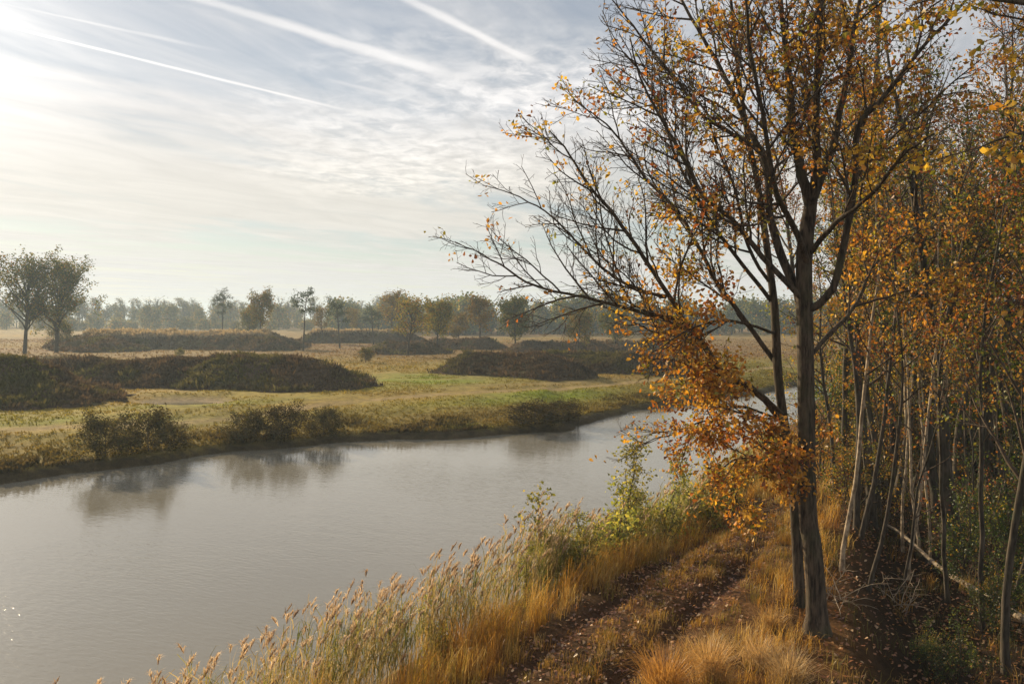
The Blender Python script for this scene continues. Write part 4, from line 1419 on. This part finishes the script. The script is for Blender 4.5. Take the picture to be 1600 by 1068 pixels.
# ------------------------------------------------------------------ grasses and reeds of the near bank
def blades(mb, P, h, az, lean, w, col, rng, tipdark=1.0):
    """bent ribbons: three cross sections and a tip"""
    m = len(P)
    d = np.stack([np.cos(az), np.sin(az), 0 * az], 1)
    a2 = az + rng.uniform(-1.4, 1.4, m) + PI / 2
    s = np.stack([np.cos(a2), np.sin(a2), 0 * a2], 1) * (w * 0.5)[:, None]
    up = np.array([0, 0, 1.0])
    hh, ll = h[:, None], lean[:, None]
    p1 = P + up * hh * 0.48 + d * ll * hh * 0.16
    p2 = P + up * hh * (0.86 - 0.10 * ll) + d * ll * hh * 0.52
    p3 = P + up * hh * (1.0 - 0.32 * ll) + d * ll * hh * 0.95
    V = np.stack([P - s, P + s, p1 - s * 0.9, p1 + s * 0.9, p2 - s * 0.6, p2 + s * 0.6, p3], 1)
    i = np.arange(m)[:, None] * 7
    shade = np.array([0.8, 0.8, 0.95, 0.95, 1.05, 1.05, 1.1])[None, :, None] * tipdark
    mb.add(V.reshape(-1, 3), np.concatenate([i + [0, 1, 3, 2], i + [2, 3, 5, 4]]), i + [4, 5, 6], (col[:, None, :] * shade).reshape(-1, 3))


rn = np.random.default_rng(61)
WIND = math.radians(-25)


def scatter(n, x0, x1, y0, y1):
    return rn.uniform(x0, x1, n), rn.uniform(y0, y1, n)


def wood_in(x, y):
    """metres into the shade of the wood, right of the oaks"""
    return x - (y - 12) * 0.42 - 4.6


# tussocky golden grass between the reeds and the path, thinning under the trees
GR = MB()
tx, ty = scatter(21000, -9, 24, 6, 42)
ni = near_in(tx, ty)
pd, ps = poly_dist(tx, ty, PATH_S)
clumpn = vnoise(tx, ty, 1.6, 3, 101)
dens = smooth(ni, 0.1, 0.6) * (0.30 + 0.7 * smooth(clumpn, -0.35, 0.25))
rut = np.exp(-((pd - 0.82) / 0.28) ** 2) * smooth(ty, 25, 19)
dens *= (1 - 0.97 * rut) * np.where(pd < 0.9, 0.75, 1)
dens *= 1 - 0.95 * smooth(wood_in(tx, ty), -0.9, 0.5)
dens *= np.where((ps < 0) & (pd > 1.1), 0.55 + 0.45 * smooth(vnoise(tx, ty, 2.2, 2, 103), -0.1, 0.4), 1.0)
dens *= np.clip(1.25 - ty / 60, 0.25, 1)
k = rn.random(len(tx)) < dens
tx, ty, pd, ni, clumpn, ps = tx[k], ty[k], pd[k], ni[k], clumpn[k], ps[k]
near_path = smooth(pd, 2.4, 1.0) * smooth(ty, 27, 20)
th = (0.45 + 0.40 * rn.random(len(tx)) + 0.22 * clumpn) * (1 - 0.60 * near_path) * (1 - 0.25 * smooth(ni, 4.5, 8)) 
left = (ps > 0) & (pd > 1.1)
th = np.where(left, th * (1.25 + 0.35 * smooth(ni, 3.2, 1.2)), th * 0.72)
th = np.clip(th, 0.12, 1.25)
nb = 24
m = len(tx)
X = np.repeat(tx, nb) + rn.normal(0, 0.085, m * nb)
Y = np.repeat(ty, nb) + rn.normal(0, 0.085, m * nb)
Zg = ground_z(X, Y) - 0.03
hgt = np.repeat(th, nb) * rn.uniform(0.55, 1.2, m * nb)
az = rn.normal(WIND, 1.3, m * nb)
lean = rn.uniform(0.1, 0.75, m * nb)
GOLDEN = palette(rn, m, [(0.66, 0.41, 0.085), (0.56, 0.30, 0.05), (0.70, 0.50, 0.18), (0.36, 0.29, 0.07), (0.30, 0.15, 0.045)], [3, 2.4, 2.4, 1.6, 1.2])
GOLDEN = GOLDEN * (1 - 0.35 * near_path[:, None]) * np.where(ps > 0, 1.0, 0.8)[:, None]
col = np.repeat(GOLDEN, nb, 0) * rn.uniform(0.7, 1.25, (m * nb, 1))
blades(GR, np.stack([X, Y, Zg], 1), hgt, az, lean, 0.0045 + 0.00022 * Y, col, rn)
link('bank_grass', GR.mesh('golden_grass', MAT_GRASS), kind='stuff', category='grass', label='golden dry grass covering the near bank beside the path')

# green undergrowth among the reeds near the young birch, and sparse grass in the wood
UG = MB()
tx, ty = scatter(2600, 5, 24, 8, 40)
wi = wood_in(tx, ty)
k = (wi > 0.5) & (rn.random(len(tx)) < 0.25 + 0.5 * smooth(vnoise(tx, ty, 2.5, 2, 111), 0.1, 0.5))
tx, ty = tx[k], ty[k]
nb = 14
m = len(tx)
X = np.repeat(tx, nb) + rn.normal(0, 0.1, m * nb)
Y = np.repeat(ty, nb) + rn.normal(0, 0.1, m * nb)
col = np.repeat(palette(rn, m, [(0.12, 0.12, 0.03), (0.28, 0.19, 0.06), (0.08, 0.09, 0.02)], [2, 1.6, 1]), nb, 0) * rn.uniform(0.7, 1.3, (m * nb, 1))
blades(UG, np.stack([X, Y, ground_z(X, Y) - 0.02], 1), rn.uniform(0.12, 0.42, m * nb), rn.uniform(0, 6.28, m * nb), rn.uniform(0.2, 0.8, m * nb), 0.006 + 0.0002 * Y, col, rn)
link('woodland_grass', UG.mesh('woodland_grass', MAT_GRASS), kind='stuff', category='grass', label='sparse green and straw grass on the shaded wood floor')


def reed_bed(name, label, n, xr, inl, hts, stemc, plumec, leafc, plume_p, seed, px_lo=-400, px_hi=1700):
    rng = np.random.default_rng(seed)
    mb = MB()
    x = rng.uniform(xr[0], xr[1], n)
    yb = np.interp(x, NEAR[:, 0], NEAR[:, 1])
    sl = (np.interp(x + 1, NEAR[:, 0], NEAR[:, 1]) - np.interp(x - 1, NEAR[:, 0], NEAR[:, 1])) / 2
    off = rng.uniform(inl[0], inl[1], n)
    y = yb - off * np.sqrt(1 + sl * sl)
    cl = vnoise(x, y, 1.1, 3, seed)
    k = rng.random(n) < 0.35 + 0.75 * smooth(cl, -0.4, 0.3)
    x, y, cl = x[k], y[k], cl[k]
    n = len(x)
    z = ground_z(x, y) - 0.05
    h = rng.uniform(hts[0], hts[1], n) * (1 + 0.12 * cl)
    az = rng.normal(WIND, 0.7, n)
    lean = np.abs(rng.normal(0.08, 0.22, n))
    P = np.stack([x, y, z], 1)
    sc_ = stemc(rng, n)
    blades(mb, P, h, az, lean, 0.006 + 0.0003 * y, sc_, rng)
    top = P + np.array([0, 0, 1.0]) * (h * (1 - 0.32 * lean))[:, None] + np.stack([np.cos(az), np.sin(az), 0 * az], 1) * (lean * h * 0.95)[:, None]
    # long leaves
    nl = 6
    f = rng.uniform(0.25, 0.85, (n, nl))
    q = P[:, None] + (top - P)[:, None] * f[..., None] * np.array([1, 1, 1.0])
    q = q.reshape(-1, 3)
    la = np.repeat(az, nl) + rng.normal(0, 1.2, n * nl)
    blades(mb, q, rng.uniform(0.22, 0.55, n * nl), la, rng.uniform(0.5, 1.3, n * nl), 0.010 + 0.0004 * q[:, 1], np.repeat(leafc(rng, n), nl, 0) * rng.uniform(0.75, 1.25, (n * nl, 1)), rng)
    # plumes: many short drooping plumules
    hp = rng.random(n) < plume_p
    T, A = top[hp], az[hp]
    m = len(T)
    npl = 24
    t = rng.uniform(0, 1, (m, npl))
    dirn = np.stack([np.cos(A) * 0.55, np.sin(A) * 0.55, 0 * A + 0.75], 1)
    ln = rng.uniform(0.16, 0.30, m)
    b0 = (T[:, None] + dirn[:, None] * (t * ln[:, None])[..., None] - np.array([0, 0, 0.04])).reshape(-1, 3)
    pa_ = np.repeat(A, npl) + rng.normal(0, 1.0, m * npl)
    blades(mb, b0, (0.15 * (1.1 - 0.7 * t)).ravel() * rng.uniform(0.6, 1.2, m * npl), pa_, rng.uniform(0.3, 1.3, m * npl), 0.007 + 0.0004 * b0[:, 1], np.repeat(plumec(rng, m), npl, 0) * rng.uniform(0.75, 1.2, (m * npl, 1)), rng)
    link(name, mb.mesh(name, MAT_REED), kind='stuff', category='reeds', label=label)


straw = lambda r, n: palette(r, n, [(0.42, 0.33, 0.17), (0.36, 0.26, 0.11), (0.25, 0.22, 0.08)], [2, 2, 1])
strawleaf = lambda r, n: palette(r, n, [(0.40, 0.31, 0.14), (0.25, 0.23, 0.06), (0.14, 0.16, 0.04)], [2, 1.2, 1])
plume = lambda r, n: palette(r, n, [(0.64, 0.50, 0.36), (0.52, 0.38, 0.26), (0.36, 0.25, 0.17)], [3, 2, 1])
greenc = lambda r, n: palette(r, n, [(0.26, 0.28, 0.06), (0.17, 0.21, 0.05), (0.40, 0.33, 0.12)], [1.6, 1.2, 2.2])
reed_bed('reeds', 'straw-coloured reeds with fluffy plumes along the near waterline', 1900, (-11, 1.2), (-0.6, 0.85), (1.3, 2.15), straw, plume, strawleaf, 0.62, 71)
reed_bed('green_reeds', 'yellow-green reeds along the waterline around the young birch', 1500, (0.6, 13), (-0.7, 0.9), (0.9, 1.75), greenc, plume, greenc, 0.25, 72)

# ------------------------------------------------------------------ fallen leaves
FL = MB()
tx, ty = scatter(85000, -4, 22, 8, 38)
pd, ps = poly_dist(tx, ty, PATH_S)
wi = wood_in(tx, ty)
dn = np.maximum(smooth(pd, 2.0, 0.9) * 0.9, 0.45 * smooth(wi, -1.2, 0.8)) * (0.35 + smooth(vnoise(tx, ty, 1.1, 3, 121), -0.3, 0.4)) + 0.10
dn *= np.clip(16.0 / ty, 0.3, 1.0) * (near_in(tx, ty) > 1.0)
k = rn.random(len(tx)) < dn
tx, ty = tx[k], ty[k]
m = len(tx)
P = np.stack([tx, ty, ground_z(tx, ty) + rn.uniform(0.01, 0.05, m)], 1)
a = rn.uniform(0, 6.28, m)
d = np.stack([np.cos(a), np.sin(a), rn.normal(0, 0.25, m)], 1)
w = np.stack([-np.sin(a), np.cos(a), rn.normal(0, 0.35, m)], 1)
s = (rn.uniform(0.045, 0.085, m) * (1 + 0.012 * ty))[:, None]
upv = np.array([0, 0, 1.0]) * rn.uniform(0, 0.35, (m, 1))
V = np.stack([P, P + s * (0.5 * d + 0.36 * w + upv), P + s * (d + upv * 0.4), P + s * (0.5 * d - 0.36 * w + upv)], 1)
i4 = np.arange(m)[:, None] * 4
lc = palette(rn, m, [(0.30, 0.125, 0.045), (0.20, 0.075, 0.028), (0.42, 0.21, 0.075), (0.46, 0.31, 0.17), (0.12, 0.05, 0.024)], [3, 3, 2, 1.2, 2])
FL.add(V.reshape(-1, 3), None, np.concatenate([i4 + [0, 1, 2], i4 + [0, 2, 3]]), np.repeat(lc, 4, 0))
link('fallen_leaves', FL.mesh('fallen_leaves', MAT_LITTER), kind='stuff', category='leaves', label='brown fallen leaves on the path and wood floor')

# ------------------------------------------------------------------ big tussocks of pale grass in front
for (px, py, hh, nb, sp_, lab, pc) in [
    (1110, 1066, 0.80, 640, 0.13, 'largest pale grass tussock at the bottom, right of the path', (0.60, 0.40, 0.17)),
    (1185, 1044, 0.62, 420, 0.11, 'arching pale tussock between the largest one and the oak', (0.55, 0.38, 0.18)),
    (1040, 1090, 0.85, 620, 0.15, 'orange grass tussock cut by the bottom edge beside the path', (0.52, 0.29, 0.08)),
    (1232, 1075, 0.70, 480, 0.13, 'straw tussock with spreading blades below the oak trunk', (0.50, 0.36, 0.19)),
    (1205, 985, 0.50, 360, 0.12, 'small tussock close to the foot of the oak', (0.46, 0.30, 0.12)),
]:
    p = ground_at(px, py)
    mb = MB()
    r_ = np.abs(rn.normal(0, sp_, nb))
    a = rn.uniform(0, 6.28, nb)
    B = np.stack([r_ * np.cos(a), r_ * np.sin(a), 0 * a - 0.03], 1)
    col = np.array(pc)[None] * rn.uniform(0.6, 1.25, (nb, 1)) * np.array([1, 1, 1])
    blades(mb, B, hh * rn.uniform(0.5, 1.15, nb), a + rn.normal(0, 0.5, nb), rn.uniform(0.25, 1.15, nb), np.full(nb, 0.008), col, rn)
    link('grass_tussock', mb.mesh('grass_tussock', MAT_GRASS), None, tuple(p), category='tussock', label=lab, group='pale grass tussocks at the bottom of the picture')

# ------------------------------------------------------------------ young birch and shrubs at the water's edge
def shoot(seed, H, r, nlimb, ll, pal, wts, size, name, keep=1.0):
    return wood_proto(seed, H, r, 0.03, 0.06, nlimb, ll, 2.0, pal, wts, size, 4, MAT_DARKBARK, 1, 0.10, name, keep, 0.55)


PROTO['birch'] = shoot(401, 3.3, 0.025, 34, 0.21, [(0.28, 0.28, 0.05), (0.42, 0.36, 0.07), (0.19, 0.21, 0.045)], [3, 3, 1.2], 0.075, 'birch')
PROTO['willow'] = wood_proto(402, 2.2, 0.018, 0.16, 0.06, 14, 0.22, 1.3, [(0.26, 0.27, 0.06), (0.18, 0.20, 0.05), (0.42, 0.36, 0.08)], [3, 1.5, 2], 0.085, 4, MAT_DARKBARK, 5, 0.08, 'willow', 1.0, 0.55)
for (kind, x, y, s, rz, nm, lab) in [
    ('birch', 2.75, 20.6, (1.15, 1.15, 1.08), 0.4, 'young_birch', 'slender pointed young birch rising from the near waterline'),
    ('willow', 1.45, 19.0, 1.15, 1.4, 'willow_shrub', 'grey-green shrub left of the young birch'),
    ('willow', 2.2, 19.7, 1.25, 3.4, 'willow_shrub', 'leafy shrub at the foot of the young birch'),
    ('willow', 4.0, 22.0, 1.2, 5.0, 'willow_shrub', 'yellow-green shrub right of the young birch'),
    ('willow', 5.6, 24.3, 1.25, 2.2, 'willow_shrub', 'yellow-green shrub by the water left of the oak leaves'),
    ('birch', 3.35, 21.2, (0.9, 0.9, 0.6), 2.4, 'young_birch', 'smaller young birch just right of the pointed one'),
    ('birch', 1.9, 19.3, (0.9, 0.9, 0.55), 4.4, 'young_birch', 'short young birch left of the pointed one'),
    ('willow', 7.4, 27.0, 1.2, 0.2, 'willow_shrub', 'bright shrub beneath the hanging orange leaves'),
    ('birch', 0.3, 17.4, 0.5, 2.0, 'willow_shrub', 'small upright shrub standing alone among the reeds'),
    ('willow', -1.25, 15.2, 0.62, 0.9, 'willow_shrub', 'small green shrub among the plumed reeds'),
]:
    plant(kind, nm, x, y, lab, s, rz, 'shrub' if nm == 'willow_shrub' else 'tree', 'shrubs of the near waterline' if nm == 'willow_shrub' else None) if nm == 'willow_shrub' else plant(kind, nm, x, y, lab, s, rz, 'tree', None)

# ------------------------------------------------------------------ dead wood
pA, pB = ground_at(1384, 838), ground_at(1610, 985)
pA = pA + [0, 0, 0.38]
pB = pB + [0, 0, 0.16]
t = np.linspace(0, 1, 12)[:, None]
LG = pA * (1 - t) + pB * t + np.concatenate([0 * t, 0 * t, 0.10 * np.sin(t * 9) * (1 - t) - 0.12 * np.sin(PI * t)], 1)
mb = MB()
tube(mb, LG - pB, np.linspace(0.04, 0.085, 12), 8)
e = root('fallen_log', tuple(pB), 'pale fallen branch lying slanted across the dark wood floor', 'log')
link('stem', mb.mesh('log_stem', MAT_DEADWOOD, True), e)
rl = np.random.default_rng(8)
for j in (3, 6, 9):
    mb = MB()
    Q = path(rl, LG[j] - pB, [rl.normal(), rl.normal(), 0.6], rl.uniform(0.4, 0.8), 4, 0.15, 0.0)
    tube(mb, Q, np.linspace(0.018, 0.006, len(Q)), 4)
    link('side_branch', mb.mesh('log_side_branch', MAT_DEADWOOD), e)
for (px, py, lab) in [(1395, 945, 'bare pale dead twigs standing before the pale stems'), (1308, 935, 'heap of pale dead sticks right behind the oak trunk')]:
    p = ground_at(px, py)
    mb = MB()
    for j in range(9):
        Q = path(rl, rl.normal(0, 0.12, 3) * [1, 1, 0] - [0, 0, 0.05], [rl.normal(0, 0.8), rl.normal(0, 0.8), 0.9], rl.uniform(0.6, 1.5), 6, 0.14, -0.04)
        tube(mb, Q, np.linspace(0.012, 0.005, len(Q)), 4)
        for _k in range(3):
            S = path(rl, Q[rl.integers(2, 6)], [rl.normal(), rl.normal(), 0.4], rl.uniform(0.2, 0.5), 3, 0.2, 0.0)
            tube(mb, S, np.linspace(0.006, 0.003, len(S)), 3)
    link('dead_twigs', mb.mesh('dead_twigs', MAT_DEADWOOD), None, tuple(p), category='dead twigs', label=lab)
sp0 = at(903, 684, 51.0)
sp0[2] = -0.4
mb = MB()
tube(mb, np.array([[0, 0, 0], [0.02, 0, 0.5], [-0.01, 0.02, 0.85], [0.05, 0.02, 1.05]]), [0.05, 0.045, 0.04, 0.025], 6)
link('wooden_stake', mb.mesh('wooden_stake', MAT_DARKBARK, True), None, tuple(sp0), category='stake', label='short dark stick standing in the pond near the far bend')

# ================================================================== haze
MAT_HAZE, n, out = new_mat('haze_air')
pv = n.t.nodes.new('ShaderNodeVolumePrincipled')
pv.inputs['Color'].default_value = rgb(0.66, 0.84, 1.0)
pv.inputs['Density'].default_value = 0.0006
pv.inputs['Anisotropy'].default_value = 0.25
n.t.links.new(pv.outputs[0], out.inputs['Volume'])
hmb = MB()
hb, hz0, hz1 = 1600.0, -3.0, 30.0
hmb.add([(sx * hb, sy * hb, z) for z in (hz0, hz1) for sy in (-1, 1) for sx in (-1, 1)],
        [[0, 2, 3, 1], [4, 5, 7, 6], [0, 1, 5, 4], [2, 6, 7, 3], [0, 4, 6, 2], [1, 3, 7, 5]])
link('haze', hmb.mesh('haze', MAT_HAZE), kind='stuff', label='thin pale morning haze over the heath')
